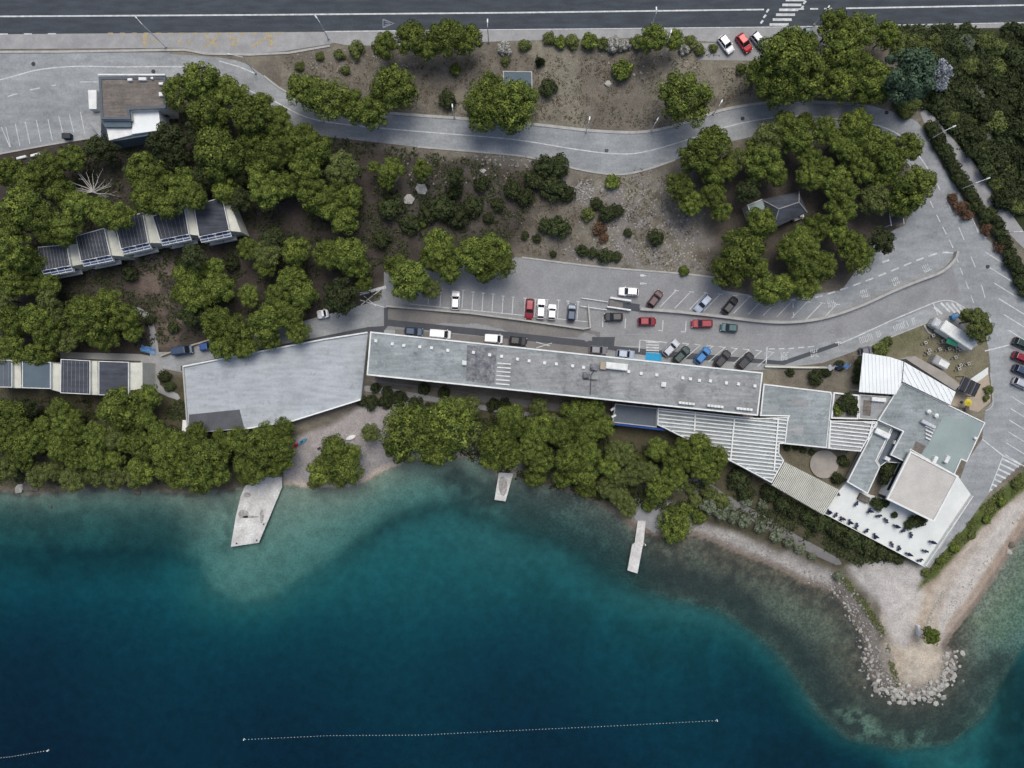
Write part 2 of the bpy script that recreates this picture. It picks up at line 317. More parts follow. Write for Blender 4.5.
def strip(mb, pts_px, wd, dz, dash=None, h=0.0, world=False, zf=None):
    """a painted line (or a kerb if h > 0) along a pixel polyline; dash=(on, off) in metres"""
    w_ = pts_px if world else [P(a, b)[:2] for a, b in pts_px]
    w_ = resample(w_, 0.4 if dash else 1.5); segs = []; cur = [w_[0]]; acc = 0.0; on = True
    if dash:
        for a, b in zip(w_, w_[1:]):
            acc += math.hypot(b[0] - a[0], b[1] - a[1])
            if on: cur.append(b)
            if acc >= (dash[0] if on else dash[1]):
                if on and len(cur) > 1: segs.append(cur)
                cur = [b]; on = not on; acc = 0.0
        if on and len(cur) > 1: segs.append(cur)
    else: segs = [w_]
    for sg in segs:
        L_, R_ = [], []
        for i, p in enumerate(sg):
            a = sg[max(0, i - 1)]; b = sg[min(len(sg) - 1, i + 1)]; d = math.hypot(b[0] - a[0], b[1] - a[1]) + 1e-9
            nx, ny = -(b[1] - a[1]) / d * wd / 2, (b[0] - a[0]) / d * wd / 2
            L_.append((p[0] + nx, p[1] + ny)); R_.append((p[0] - nx, p[1] - ny))
        pts = np.array(L_ + R_); z = (Zarr(pts[:, 0], pts[:, 1]) if zf is None else np.full(len(pts), zf)); n = len(sg)
        if h <= 0:
            mb.add([(p[0], p[1], q + dz) for p, q in zip(pts, z)], [(n + i, n + i + 1, i + 1, i) for i in range(n - 1)])
        else:
            v = [(p[0], p[1], q + dz + h) for p, q in zip(pts, z)] + [(p[0], p[1], q - .4) for p, q in zip(pts, z)]; m = 2 * n; f = []
            for i in range(n - 1):
                f += [(n + i, n + i + 1, i + 1, i), (m + n + i, m + n + i + 1, n + i + 1, n + i), (i, i + 1, m + i + 1, m + i)]
            f += [(0, m, m + n, n), (n - 1, 2 * n - 1, m + 2 * n - 1, m + n - 1)]; mb.add(v, f)
# ---------------------------------------------------------------- terrain: one sheet of land and sea floor
def axis(a, b, st, far):
    core = list(np.arange(a, b + st / 2, st)); out = []; d = st; x = a
    while x > -far: d *= 1.35; x -= d; out.append(x)
    lo = out[::-1]; out = []; d = st; x = b
    while x < far: d *= 1.35; x += d; out.append(x)
    return np.array(lo + core + out)
gx = axis(-118, 118, .55, 1500); gy = axis(-88, 88, .55, 1500)
GX, GY = np.meshgrid(gx, gy); zx = Zarr(GX.ravel(), GY.ravel()); X = GX.ravel(); Y = GY.ravel()
wild = np.ones_like(X)
px_ = W2 + X / S * CAMH / (CAMH - zx); py_ = H2 - Y / S * CAMH / (CAMH - zx)
def vnoise(x, y, sc, seed):             # cheap value noise
    r_ = np.random.default_rng(seed); g = r_.random((128, 128)); u = x / sc; v = y / sc; i = np.floor(u).astype(int); j = np.floor(v).astype(int)
    fu = u - i; fv = v - j; fu = fu * fu * (3 - 2 * fu); fv = fv * fv * (3 - 2 * fv); i %= 128; j %= 128; i2 = (i + 1) % 128; j2 = (j + 1) % 128
    return (g[i, j] * (1 - fu) + g[i2, j] * fu) * (1 - fv) + (g[i, j2] * (1 - fu) + g[i2, j2] * fu) * fv
def fbm(x, y, sc, seed, o=4):
    t = 0; a = 1; n_ = 0
    for k in range(o): t = t + a * vnoise(x, y, sc / 2 ** k, seed + k); n_ += a; a *= .55
    return t / n_
nA = fbm(X, Y, 9, 11); nB = fbm(X, Y, 3, 31, 3); wx = (fbm(X, Y, 6, 51) - .5) * 22; wy = (fbm(X, Y, 6, 71) - .5) * 22
wxs = (fbm(X, Y, 2.5, 81) - .5) * 9; wys = (fbm(X, Y, 2.5, 91) - .5) * 9
def reg(pts, soft=8.0, warp=1.0, small=False):
    a = np.array(pts, float); ax = px_ + (wxs if small else wx) * warp; ay = py_ + (wys if small else wy) * warp
    i = inpoly(ax, ay, a); bx0, by0 = a.min(0) - soft; bx1, by1 = a.max(0) + soft; d = np.full(ax.shape, 1e3); k = (ax > bx0) & (ax < bx1) & (ay > by0) & (ay < by1)
    d[k] = plinedist(ax[k], ay[k], a, True); sd = np.where(i, d, -d); return sm((sd + soft) / (2 * soft))
C = np.zeros((len(X), 3)); C[:] = (.148, .136, .112)
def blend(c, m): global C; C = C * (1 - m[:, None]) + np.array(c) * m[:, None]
stone = np.zeros_like(X); green = np.zeros_like(X)
blend((.20,.188,.148), sm((nA - .45) / .2) * .8); blend((.105,.092,.078), sm((.42 - nB) / .2) * .7)
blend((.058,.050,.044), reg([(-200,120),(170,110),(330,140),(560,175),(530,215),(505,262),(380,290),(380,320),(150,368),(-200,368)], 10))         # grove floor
blend((.13,.105,.088), reg([(140,250),(175,262),(185,345),(140,350)], 6) * sm((nB - .35) / .3))
blend((.075,.07,.045), reg([(-200,380),(190,375),(240,435),(330,430),(360,400),(640,415),(760,470),(930,575),(840,570),(700,520),(600,510),(480,470),(300,470),(240,490),(-200,490)], 6, .5))
blend((.035,.044,.02), reg([(900,28),(1400,20),(1400,700),(1030,470),(1030,250),(985,190),(950,140),(915,100)], 8, .5)); green = np.maximum(green, reg([(900,28),(1400,20),(1400,700),(1030,470),(1030,250),(985,190),(950,140),(915,100)], 8, .5))
blend((.085,.09,.045), reg([(925,60),(1000,55),(1024,110),(960,150)], 12) * sm((nA - .5) / .2) * .8)
blend((.17,.16,.11), reg([(868,352),(896,335),(929,322),(967,310),(988,348),(989,374),(965,380),(948,385),(915,366)], 4, .3)); blend((.09,.10,.045), reg([(868,352),(896,335),(920,326),(925,345),(900,352)], 8) * .6)
blend((.13,.12,.085), reg([(775,445),(830,452),(862,455),(845,490),(800,480)], 3, .2))
blend((.08,.07,.058), reg([(690,165),(900,145),(905,235),(850,290),(720,285),(715,230)], 10) * .9); blend((.085,.077,.066), reg([(380,165),(500,170),(520,215),(470,235),(385,235)], 10) * .7)
sl_ = reg([(560,178),(690,170),(715,255),(700,285),(560,270),(590,220)], 12); stone = np.maximum(stone, sl_ * .95); blend((.19,.18,.165), sl_ * sm((nB - .4) / .25))
stone = np.maximum(stone, reg([(280,55),(900,50),(760,108),(640,130),(400,110),(300,85)], 10) * .35); stone = np.maximum(stone, reg([(300,57),(420,55),(420,85),(310,78)], 6) * .7)
dc = plinedist(X, Y, COAST); landm = zx > 0.0
beach = reg([(283,480),(285,440),(330,425),(360,405),(420,400),(520,455),(520,500),(280,500)], 4, .3); blend((.30,.285,.28), beach * landm)
be2 = reg([(625,500),(668,500),(700,520),(790,555),(835,573),(860,600),(885,645),(895,690),(860,720),(830,620),(780,590),(700,560),(640,545)], 4, .4); blend((.25,.24,.225), be2 * landm); blend((.36,.35,.33), reg([(690,528),(740,545),(800,575),(835,590),(835,580),(790,560),(720,528)], 5, .6) * landm * .9); stone = np.maximum(stone, be2 * .6)
be3 = reg([(880,575),(925,590),(965,545),(985,510),(1024,478),(1300,400),(1300,700),(960,700),(900,712),(880,660)], 3, .25); blend((.38,.345,.30), be3 * landm)
blend((.46,.44,.41), reg([(945,640),(975,590),(1012,535),(1030,500),(1010,505),(985,540),(955,580),(935,625)], 4, .4) * landm * .9)                # bright shingle
blend((.40,.345,.27), reg([(888,685),(893,640),(905,600),(930,590),(935,640),(950,680),(925,695)], 6, .4) * landm * .8)
blend((.44,.43,.415), reg([(850,566),(880,560),(924,568),(925,592),(915,625),(905,650),(893,640),(880,605)], 5, .5) * landm * .8)
blend((.46,.43,.36), reg([(905,650),(925,640),(945,655),(940,680),(905,685)], 5, .5) * landm * .5)
blend((.15,.14,.125), reg([(836,578),(852,580),(878,620),(893,665),(897,690),(880,705),(860,690),(830,610)], 4, .8) * landm * (.5 + .4 * sm((nB - .4) / .2))); blend((.33,.275,.21), reg([(925,600),(945,570),(985,525),(1030,488),(1030,476),(985,512),(948,550),(920,585)], 3, .4) * landm * .7)
grass_e = reg([(916,592),(930,568),(945,545),(985,500),(1012,483),(1030,462),(1030,488),(1000,510),(965,545),(935,575)], 3, .5); blend((.075,.10,.03), grass_e * landm)
blend((.10,.095,.06), reg([(840,572),(856,576),(885,620),(898,665),(893,685),(880,650),(862,610)], 4, .8) * landm * .6 * sm((nB - .35) / .2))
wet = sm((1.9 - dc) / 1.2) * landm; blend((.16,.13,.105), wet * np.where(px_ > 560, .8, .25)); blend((.42,.37,.31), sm((1.5 - dc) / .8) * landm * (px_ > 285) * (px_ < 500) * .8); blend((.27,.20,.145), sm((3.4 - dc) / 1.2) * sm((dc - 1.0) / .8) * landm * (px_ > 945) * .7)
# sea floor
sand = np.array((.25,.265,.215)); Cs = np.tile(sand, (len(X), 1)) * (0.93 + .18 * (fbm(X, Y, 5, 131)[:, None] - .4))
def sblend(c, m): global Cs; Cs = Cs * (1 - m[:, None]) + np.array(c) * m[:, None]
mott = sm((fbm(X, Y, 2.6, 141, 3) - .34) / .2); mot2 = sm((fbm(X, Y, 5, 151, 4) - .38) / .16); mot3 = sm((fbm(X, Y, 1.4, 161, 2) - .35) / .3)
Xs = X + wxs * .12; Ys = Y + wys * .12; se = shelf(Xs, Ys); g_ = lambda c, w_: np.exp(-((se - c) / w_) ** 2)
xr = lambda a_, b_: sm((px_ - a_) / (b_ - a_))
sblend((.07,.085,.07), g_(-2.2, 2.6) * (.20 + .5 * xr(300, 400)) * (1 - xr(600, 660)) * (.75 + .25 * mott))          # weed along the shelf edge
sblend((.12,.125,.10), sm(-se / 6) * (1 - sm((-se - 14) / 14)) * xr(400, 560) * .35 * mot2)
sblend((.09,.095,.08), reg([(-300,496),(190,498),(207,515),(203,545),(150,575),(-300,570)], 22, 1) * (.62 + .25 * mot2))
sblend((.09,.095,.08), reg([(215,498),(240,500),(232,558),(208,548),(200,515)], 9, 1) * .6 * mot2)
sblend((.055,.06,.055), reg([(436,474),(462,469),(500,478),(515,505),(480,512),(450,500)], 9, 1) * (.62 + .3 * mott))
sblend((.085,.088,.078), reg([(510,478),(570,492),(612,516),(640,545),(650,585),(600,560),(560,536),(500,515)], 10, 1) * (.4 + .5 * mot2)); sblend((.05,.055,.05), g_(1.0, 3.0) * xr(480, 540) * (1 - xr(640, 680)) * .7)
rsh = sm(se / 2 + .6) * xr(620, 655) * (1 - xr(950, 985)); sblend((.14,.116,.086), rsh * (.74 + .2 * mott)); sblend((.06,.055,.048), rsh * mot3 * (.35 + .65 * mot2) * .8)
sblend((.042,.046,.044), g_(3.2, 4.2) * xr(610, 650) * (1 - xr(960, 1000)) * .85)
sblend((.19,.185,.14), rsh * reg([(745,585),(790,590),(830,612),(845,640),(815,640),(780,620)], 9, 1) * .6)
sblend((.24,.26,.19), reg([(835,700),(870,712),(930,722),(980,700),(1010,670),(1000,720),(950,748),(860,745)], 10, 1) * sm((fbm(X, Y, 2.2, 191, 3) - .46) / .12) * .8)
sblend((.06,.065,.055), reg([(850,690),(900,712),(945,705),(975,665),(1010,650),(1010,690),(960,735),(880,740)], 8, 1) * (.45 + .4 * mott))
sblend((.22,.25,.15), reg([(968,625),(1024,556),(1060,590),(1000,650)], 8, 1) * .5); sblend((.05,.06,.05), sm((px_ - 975) / 30) * sm((py_ - 630) / 50) * (.6 + .2 * mot2))
sblend((.09,.08,.07), sm((1.6 - dc) / 1.0) * reg([(-100,480),(240,480),(240,505),(-100,510)], 5, .5) * mot3 * .8)
# dark wet cobbles under and behind the rock armour
ringd = plinedist(X, Y, [Wp(*q_, 0) for q_ in [(838,594),(853,613),(865,640),(868,655),(872,670),(885,688),(904,696),(928,693),(944,682),(951,665),(949,650)]])
for tgt in (0, 1):
    m_ = np.exp(-(ringd / 2.6) ** 2) * (.55 + .35 * mot3)
    if tgt: sblend((.07,.065,.06), m_)
    else: blend((.10,.095,.088), m_ * landm * .9)
grain = np.where(landm, 1, np.clip(.15 + .85 * sm((se + 6) / 8), 0, 1))
C = np.where(landm[:, None], C, Cs); stone = np.where(landm, stone, 0) ; sspk = np.where(landm, 0, np.clip(xr(470, 560) * sm(se / 3 + 1), 0, 1))
nx_, ny_ = len(gx), len(gy)
idx = np.arange(nx_ * ny_).reshape(ny_, nx_); F = np.stack([idx[:-1, :-1], idx[:-1, 1:], idx[1:, 1:], idx[1:, :-1]], -1).reshape(-1, 4)
me = bpy.data.meshes.new('ground'); me.vertices.add(len(X)); me.vertices.foreach_set('co', np.stack([X, Y, zx], 1).ravel())
me.loops.add(F.size); me.loops.foreach_set('vertex_index', F.ravel()); me.polygons.add(len(F)); me.polygons.foreach_set('loop_start', np.arange(0, F.size, 4)); me.polygons.foreach_set('loop_total', np.full(len(F), 4))
me.polygons.foreach_set('use_smooth', np.ones(len(F), bool)); me.update(calc_edges=True)
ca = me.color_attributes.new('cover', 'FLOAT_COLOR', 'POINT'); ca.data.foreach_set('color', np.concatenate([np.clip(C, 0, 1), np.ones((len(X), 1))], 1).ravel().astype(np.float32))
for nm_, arr_ in (('stones', stone), ('seaspk', sspk), ('grain', grain)):
    at_ = me.attributes.new(nm_, 'FLOAT', 'POINT'); at_.data.foreach_set('value', arr_.astype(np.float32))
gm, n, b = new_mat('ground cover'); L = n.links.new; p = pos(n)
at = N(n, 'ShaderNodeAttribute', attribute_name='cover'); st = N(n, 'ShaderNodeAttribute', attribute_name='stones'); ss = N(n, 'ShaderNodeAttribute', attribute_name='seaspk')
def nz(scale, lo, hi, detail=4):
    t = N(n, 'ShaderNodeTexNoise', Scale=scale, Detail=float(detail), Roughness=.65); L(p, t.inputs['Vector']); m = n.nodes.new('ShaderNodeMapRange')
    m.inputs['From Min'].default_value = .3; m.inputs['From Max'].default_value = .7; m.inputs['To Min'].default_value = lo; m.inputs['To Max'].default_value = hi; L(t.outputs['Fac'], m.inputs['Value']); return m.outputs[0], t
a1, _ = nz(.5, .8, 1.2); a2, t2_ = nz(3.0, .78, 1.22, 3)
s1 = N(n, 'ShaderNodeVectorMath', operation='SCALE'); L(at.outputs['Color'], s1.inputs[0]); L(a1, s1.inputs['Scale'])
s2 = N(n, 'ShaderNodeVectorMath', operation='SCALE'); L(s1.outputs[0], s2.inputs[0]); gr_ = N(n, 'ShaderNodeAttribute', attribute_name='grain'); gx_ = N(n, 'ShaderNodeMix', data_type='FLOAT'); gx_.inputs[2].default_value = 1; L(gr_.outputs['Fac'], gx_.inputs[0]); L(a2, gx_.inputs[3]); L(gx_.outputs[0], s2.inputs['Scale'])
v = N(n, 'ShaderNodeTexVoronoi', Scale=1.5, feature='F1'); L(p, v.inputs['Vector'])
lt = N(n, 'ShaderNodeMath', operation='LESS_THAN'); L(v.outputs['Distance'], lt.inputs[0]); lt.inputs[1].default_value = .28
tn = N(n, 'ShaderNodeTexNoise', Scale=.45, Detail=3.0); L(p, tn.inputs['Vector'])
mm = N(n, 'ShaderNodeMath', operation='MULTIPLY'); L(st.outputs['Fac'], mm.inputs[0]); L(tn.outputs['Fac'], mm.inputs[1])
gt = n.nodes.new('ShaderNodeMapRange'); gt.inputs['From Min'].default_value = .38; gt.inputs['From Max'].default_value = .55; gt.inputs['To Max'].default_value = .75; L(mm.outputs[0], gt.inputs['Value'])
mk_ = N(n, 'ShaderNodeMath', operation='MULTIPLY'); L(lt.outputs[0], mk_.inputs[0]); L(gt.outputs[0], mk_.inputs[1])
mx = N(n, 'ShaderNodeMix', data_type='RGBA'); L(mk_.outputs[0], mx.inputs[0]); L(s2.outputs[0], mx.inputs[6]); mx.inputs[7].default_value = (.40, .39, .37, 1)
# dark weed and cobbles on the sea floor
v2 = N(n, 'ShaderNodeTexNoise', Scale=1.7, Detail=4.0, Roughness=.7); L(p, v2.inputs['Vector']); mv = n.nodes.new('ShaderNodeMapRange'); mv.inputs['From Min'].default_value = .42; mv.inputs['From Max'].default_value = .60; mv.inputs['To Max'].default_value = .55
L(v2.outputs['Fac'], mv.inputs['Value']); mq = N(n, 'ShaderNodeMath', operation='MULTIPLY'); L(mv.outputs[0], mq.inputs[0]); L(ss.outputs['Fac'], mq.inputs[1])
mx2 = N(n, 'ShaderNodeMix', data_type='RGBA'); L(mq.outputs[0], mx2.inputs[0]); L(mx.outputs[2], mx2.inputs[6]); mx2.inputs[7].default_value = (.035, .038, .034, 1)
L(mx2.outputs[2], b.inputs['Base Color']); b.inputs['Roughness'].default_value = .95; b.inputs['Specular IOR Level'].default_value = .1
bp = N(n, 'ShaderNodeBump', Strength=.5, Distance=.25); L(t2_.outputs['Fac'], bp.inputs['Height']); L(bp.outputs[0], b.inputs['Normal'])
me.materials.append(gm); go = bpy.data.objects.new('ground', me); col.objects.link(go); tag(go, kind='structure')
# ---------------------------------------------------------------- sea
wm, n, b = new_mat('sea water'); L = n.links.new; n.nodes.remove(b); out = n.nodes['Material Output']
tr = n.nodes.new('ShaderNodeBsdfTransparent'); gl = n.nodes.new('ShaderNodeBsdfGlossy'); gl.inputs['Roughness'].default_value = .12
fr = N(n, 'ShaderNodeFresnel', IOR=1.33); ms = n.nodes.new('ShaderNodeMixShader')
tw = N(n, 'ShaderNodeTexNoise', Scale=1.1, Detail=4.0); mpp = N(n, 'ShaderNodeMapping'); mpp.inputs['Scale'].default_value = (.5, 1.3, 1); L(pos(n), mpp.inputs[0]); L(mpp.outputs[0], tw.inputs['Vector'])
bp = N(n, 'ShaderNodeBump', Strength=.25, Distance=.15); L(tw.outputs['Fac'], bp.inputs['Height']); L(bp.outputs[0], gl.inputs['Normal']); L(bp.outputs[0], fr.inputs['Normal'])
L(fr.outputs[0], ms.inputs[0]); L(tr.outputs[0], ms.inputs[1]); L(gl.outputs[0], ms.inputs[2]); L(ms.outputs[0], out.inputs['Surface'])
va = n.nodes.new('ShaderNodeVolumeAbsorption'); va.inputs['Color'].default_value = (0, .70, .808, 1); va.inputs['Density'].default_value = .66; L(va.outputs[0], out.inputs['Volume'])
wb = MB().box((0, 0, -20), (2990, 2990, 40)); wo = wb.build('sea_water', wm); tag(wo, kind='structure')
# ---------------------------------------------------------------- roads and paved ground
north = [(-80,6),(1104,-6)]
HW_N = -60
drape('highway', [(-150,HW_N),(1200,HW_N),(1200,18),(1024,23),(770,27.5),(510,30),(255,32),(0,34),(-150,35)], .030, M['highway'])
drape('bus_stop_pavement', [(-150,35.4),(0,34.4),(255,32.4),(326,32),(345,39),(330,44),(286,51),(250,54),(205,53),(185,48),(-150,50)], .032, M['pavement'])
drape('roadside_pavement', [(326,32),(510,30.4),(770,27.9),(1024,23.4),(1200,19),(1200,25),(1024,27.5),(880,29),(820,42),(765,52),(722,50),(716,42),(640,38),(510,41),(380,46),(345,45),(330,42)], .034, M['pavement'])
drape('parking_gravel', [(690,44),(835,38),(835,62),(700,60)], .026, M['pavement'])
RN = smooth([(170,54),(235,60),(264,76),(288,93),(330,104),(395,114),(466,119),(534,124.5),(594,131),(645,132),(688,122),(721,110.5),(754,104.6),(787,101.6),(858,104),(883,109),(906,117),(921.5,127),(947,175),(957,188),(975,223),(987.5,240),(1008,253.6),(1018,279),(1030,296)], 4)
RS = smooth([(1030,456),(1020.5,464.4),(990,492.4),(975,512.7),(964.6,528),(947,548),(936,560),(927,571)], 3)
INNER = [(923,566),(947,535),(971,494),(958,485),(966,462),(982,439),(985,411),(992.6,401),(991,393),(990,365),(988,347),(984,330),(967,309)]
# one sheet for the access road, the forecourt and the sea front road
SOUTH = [(929,322),(896,335),(855,351),(822,363),(764,370),(690,372),(600,362),(500,352),(370,345),(300,352),(181,372),(150,366),(150,352),(176,352),(181,348),(215,338),(300,322),(380,300),(384,284),(384,272),(500,262),(511,257),(525,258),(600,267),(680,274),(715,278),(722,290),(780,300),(842,290),(862,262),(872,240),(905,225),(912,205),(925,190),(905,160),(880,150),(850,135),(800,128),(752,136.6),(729,142),(675,160),(647,169.6),(619,174.7),(586,171),(543,161),(515,155.4),(417.5,147),(360,140.5),(312,135),(293,127),(262,108),(232,84),(200,78),(168,77),(168,109),(131,127),(109,140),(91,138),(43,146),(0,154),(-150,170),(-150,52),(170,52.5)]
drape('access_road', RN + RS + INNER + SOUTH, .028, M['asphalt'])
drape('lower_lane', [(380,318),(383,314),(520,325),(585,331),(588,309),(640,311),(675,314),(713,318),(764,324),(797,324),(830,318),(862,307),(892,294),(916,284),(939,275),(951,264),(955,275),(962,300),(940,303),(900,319),(850,336),(790,348),(764,352),(764,364),(690,360),(600,351),(500,341),(380,329)], .033, M['asphalt_lot'])
drape('lane_surface_strip', [(388,307),(470,314),(520,320),(583,330),(600,331),(600,341),(592,341),(500,331),(388,319.5)], .036, M['asphalt_old'])
drape('lane_repair', [(384,331),(384,306),(388,306),(388,319.5),(500,331),(592,341),(592,337),(615,337),(614,346),(650,349.5),(770,360),(782,361),(838,342),(841,345),(784,365),(740,362),(700,360),(650,356),(600,348.5),(500,338),(388,326)], .046, M['asphalt_dark'])
drape('upper_parking', [(387,301),(384,285),(384,272),(500,262),(511,257),(525,258),(600,267),(680,274),(712,278),(716,293),(796,300),(796,320),(764,320),(713,313),(675,309),(640,306),(590,304),(590,328),(520,322),(387,306)], .034, M['asphalt_lot'])
drape('forecourt_verge', [(395,329),(500,338),(600,348),(600,356),(500,347),(395,338)], .041, M['asphalt_old'])
drape('rear_lane_shade_strip', [(181,371),(181,366),(255,350),(368,327),(384,326),(384,333),(368,334),(300,348)], .036, M['asphalt_dark']); bpy.data.objects['rear_lane_shade_strip'].name = 'lane_shade'  # dark sheet standing in for the shade band north of the deck
drape('footpath', smooth([(920,113),(926,110),(935,118),(950,136),(970,158),(986,181),(1009,211),(1025,233),(1040,250)], 3) + smooth([(1040,262),(1018,243),(998,220),(975,193),(958,165),(940,142),(926,128)], 3), .035, M['pavement'])
drape('grove_path', smooth([(122,303),(140,308),(152,318),(158,345),(158,356),(150,356),(150,330),(140,315),(122,309)], 2), .030, M['pavement'])
drape('yard_paving', [(150,356),(162,355),(163,372),(152,374),(146,380),(140,379),(141,361),(60,358),(60,352),(140,354)], .033, M['pavement'])
drape('yard_path', smooth([(152,373),(160,373),(160,385),(178,394),(178,400),(158,392),(152,384)], 2), .036, M['pavement'])
drape('courtyard_paving', [(903,362),(915,357),(950,377),(969,388),(988,373),(991,393),(990,402),(978,412),(950,405),(903,381)], .038, M['tan'])
drape('yard_walk', [(966,382),(988,367),(988,374),(971,387)], .043, M['terrace'])
drape('container_pad', [(926,318),(940,311),(958,316),(978,345),(970,350),(935,333)], .040, M['pavement'])
drape('sea_path', smooth([(672,482),(700,478),(722,492),(745,505),(765,516),(800,537),(838,558),(836,565),(795,545),(758,524),(730,509),(700,494),(672,490)], 2), .09, M['asphalt_old'], step=1.0)
drape('hotel_walk', [(372,382),(560,404),(610,412),(612,418),(560,412),(468,400),(468,392),(372,380)], .032, M['asphalt_old'])
drape('south_walk', smooth([(362,385),(400,390),(440,398),(520,411),(560,417),(560,421),(520,416),(440,403),(400,396),(362,391)], 2), .040, M['pavement'])
drape('jetty_landing', [(625,500),(640,497),(655,503),(668,505),(662,520),(655,533),(640,524),(628,510)], .034, M['pavement'])
# ---- painted lines
mk1 = MB()
strip(mk1, [(-120,17),(0,16.5),(255,15),(510,12.8),(764,9.6)], .30, .040)
strip(mk1, [(796,9.2),(838,8.6)], .30, .040, dash=(1.4, .9)); strip(mk1, [(846,8.4),(1024,5.2),(1150,3)], .30, .040)
strip(mk1, [(-120,35),(0,34.2),(60,33.8)], .25, .041, dash=(1.5, 3.0))
strip(mk1, [(325,31.6),(510,29.7),(770,27.2),(1024,22.7)], .18, .041)
for k in range(6):
    strip(mk1, [(766.5 + k * 3.2 + 3, 24.6 - k * 4.9), (788.5 + k * 3.2, 24.6 - k * 4.9)], .52, .042)
for k in range(3):
    strip(mk1, [(760.5 + k * 2.9, 23.5 - k * 5.6), (763 + k * 2.9, 20.5 - k * 5.6)], .40, .042); strip(mk1, [(801 + k * 2.4, 9 - k * 5), (803.5 + k * 2.4, 6 - k * 5)], .40, .042)
mk1.build('highway_markings', M['line']); tag(bpy.data.objects['highway_markings'], kind='structure')
mk2 = MB()          # worn give-way triangle on the highway
strip(mk2, [(383,19.5),(383,27.5)], .18, .042); strip(mk2, [(383,19.5),(394,23.5),(383,27.5)], .35, .043); strip(mk2, [(385,22.4),(390,23.2)], .12, .044); strip(mk2, [(385,24.8),(390,24)], .12, .044)
tag(mk2.build('warning_triangle_marking', mk('faded paint', (.22,.23,.27), scale=2)), kind='structure')
my = MB()
for x_ in range(108, 280, 12): strip(my, [(x_, 33.6), (x_ + 5, 33.6)], .35, .040)
strip(my, [(145,34),(145,47)], .8, .041); strip(my, [(145,36),(158,42)], .4, .042); strip(my, [(205,36),(212,42),(218,47)], .5, .041); strip(my, [(218,36),(212,42),(204,47)], .5, .042); strip(my, [(228,39),(237,39)], .6, .041); strip(my, [(230,44),(238,44)], .5, .041); strip(my, [(236,37),(236,46)], .5, .042)
strip(my, [(252,47),(271,35)], .5, .041); strip(my, [(271,34),(271,47)], .8, .042); strip(my, [(178,39),(182,45)], .4, .041); strip(my, [(187,45),(190,40)], .4, .041)
tag(my.build('bus_bay_markings', M['yellow']), kind='structure')
ml = MB()
CL = smooth([(-120,110),(0,80),(38,70),(76,66.5),(120,67),(183,67),(211,72.5),(254,92.7),(270,99),(306,117),(344,124.4),(394.7,129.5),(450,134),(515,139.7),(573.5,149),(611.6,153.6),(642,152.4),(688,139.7),(726,127),(764,119),(800,116),(840,119.4),(870.7,123.7),(898.6,134.6),(918.7,156),(930,172.5),(940,190)], 5)
strip(ml, CL, .22, .046)
strip(ml, [(219,61),(240,67),(256,74)], .22, .046)
strip(ml, smooth([(946,200),(957.7,225),(968,250),(977,272),(985,298),(991,325),(996,345)], 5), .18, .046, dash=(2.4, 3.4))
strip(ml, smooth([(930,201),(940,222),(953,248),(960,268),(967,285),(973.5,303)], 5), .18, .046, dash=(1.5, 1.1))
strip(ml, smooth([(953,253),(939,253),(916,260.7),(891,271),(865.6,281),(840,290),(815,297.5),(792,300)], 5), .32, .046, dash=(1.5, 1.0))
for k in range(6): a = (985 + k * 4.9 - (k * .25), 252 + k * 15.6); strip(ml, [a, (a[0] + 25, a[1] + 15.5)], .20, .046)
for k in range(6): a = (1012 - k * 1.4, 397 + k * 11.5); strip(ml, [a, (a[0] + 24, a[1] + 15)], .18, .046)
strip(ml, [(970,213),(978,232),(986,238)], .2, .046); strip(ml, [(984.8,351),(1009,345),(1024,352)], .25, .046)
strip(ml, [(982,439),(1002.7,455.5),(1021,465)], .25, .046); strip(ml, [(1003,456),(989,492)], .2, .047)
for k in range(7):
    t = k / 7 + .07; a = (1003 - 14 * t, 456 + 36 * t); bq = (1021 - 31 * t, 465 + 27 * t); strip(ml, [a, bq], .38, .048)
strip(ml, [(838,344.5),(860,335),(890,321),(933,303)], .24, .046); strip(ml, smooth([(933,303),(943,300.5),(952,301),(960,305),(967,310)], 3), .2, .046); strip(ml, [(933,303),(938,315)], .2, .047)
for k in range(5): strip(ml, [(935 + k * 5.5, 302.5 + k * .3), (945 + k * 5, 311 + k * .8)] if k else [(934,307),(942,314)], .45, .048)
# perpendicular bays, upper lot west
for x_, y_ in [(428,305),(440,307),(452,308),(462,308),(472,310),(482,311),(492,312),(502,314),(512,315),(524,316),(534.5,317),(546,317.5),(557.5,318),(567,319),(577,319.5)]:
    strip(ml, [(x_, y_), (x_ + 1.2, y_ - 18)], .16, .050); strip(ml, [(x_ - .6, y_ - 18), (x_ + 3, y_ - 17.8)], .16, .051)
strip(ml, [(409,304),(500,313),(590,322)], .14, .050)
for k in range(12):
    x_ = 652 + k * 14.7 - (k > 7) * 1; y_ = 307 + k * 1.25; strip(ml, [(x_ + 8, y_), (x_ + 24, y_ - 16.5)], .16, .050); strip(ml, [(x_ + 22, y_ - 17), (x_ + 27, y_ - 16)], .16, .051)
for x_ in (603, 625.5, 663, 686): strip(ml, [(x_, 317 + (x_ - 603) * .05), (x_ - .5, 327 + (x_ - 603) * .05)], .18, .052)
for x_ in (663, 686): strip(ml, [(x_ - 5, 327.5 + (x_ - 603) * .05), (x_, 327.7 + (x_ - 603) * .05)], .18, .053)
strip(ml, [(639,352),(640,340),(667,342.5)], .2, .054)
for k in range(5): strip(ml, [(646, 342 + k * 2.7), (659, 342.6 + k * 2.7)], .28, .056)
for k in range(8):
    x_ = 672 + k * 12.2; y_ = 358 + k * 1.2; strip(ml, [(x_, y_), (x_ + 16, y_ - 14)], .15, .054); strip(ml, [(x_ + 10, y_ - 15), (x_ + 17, y_ - 14)], .15, .055)
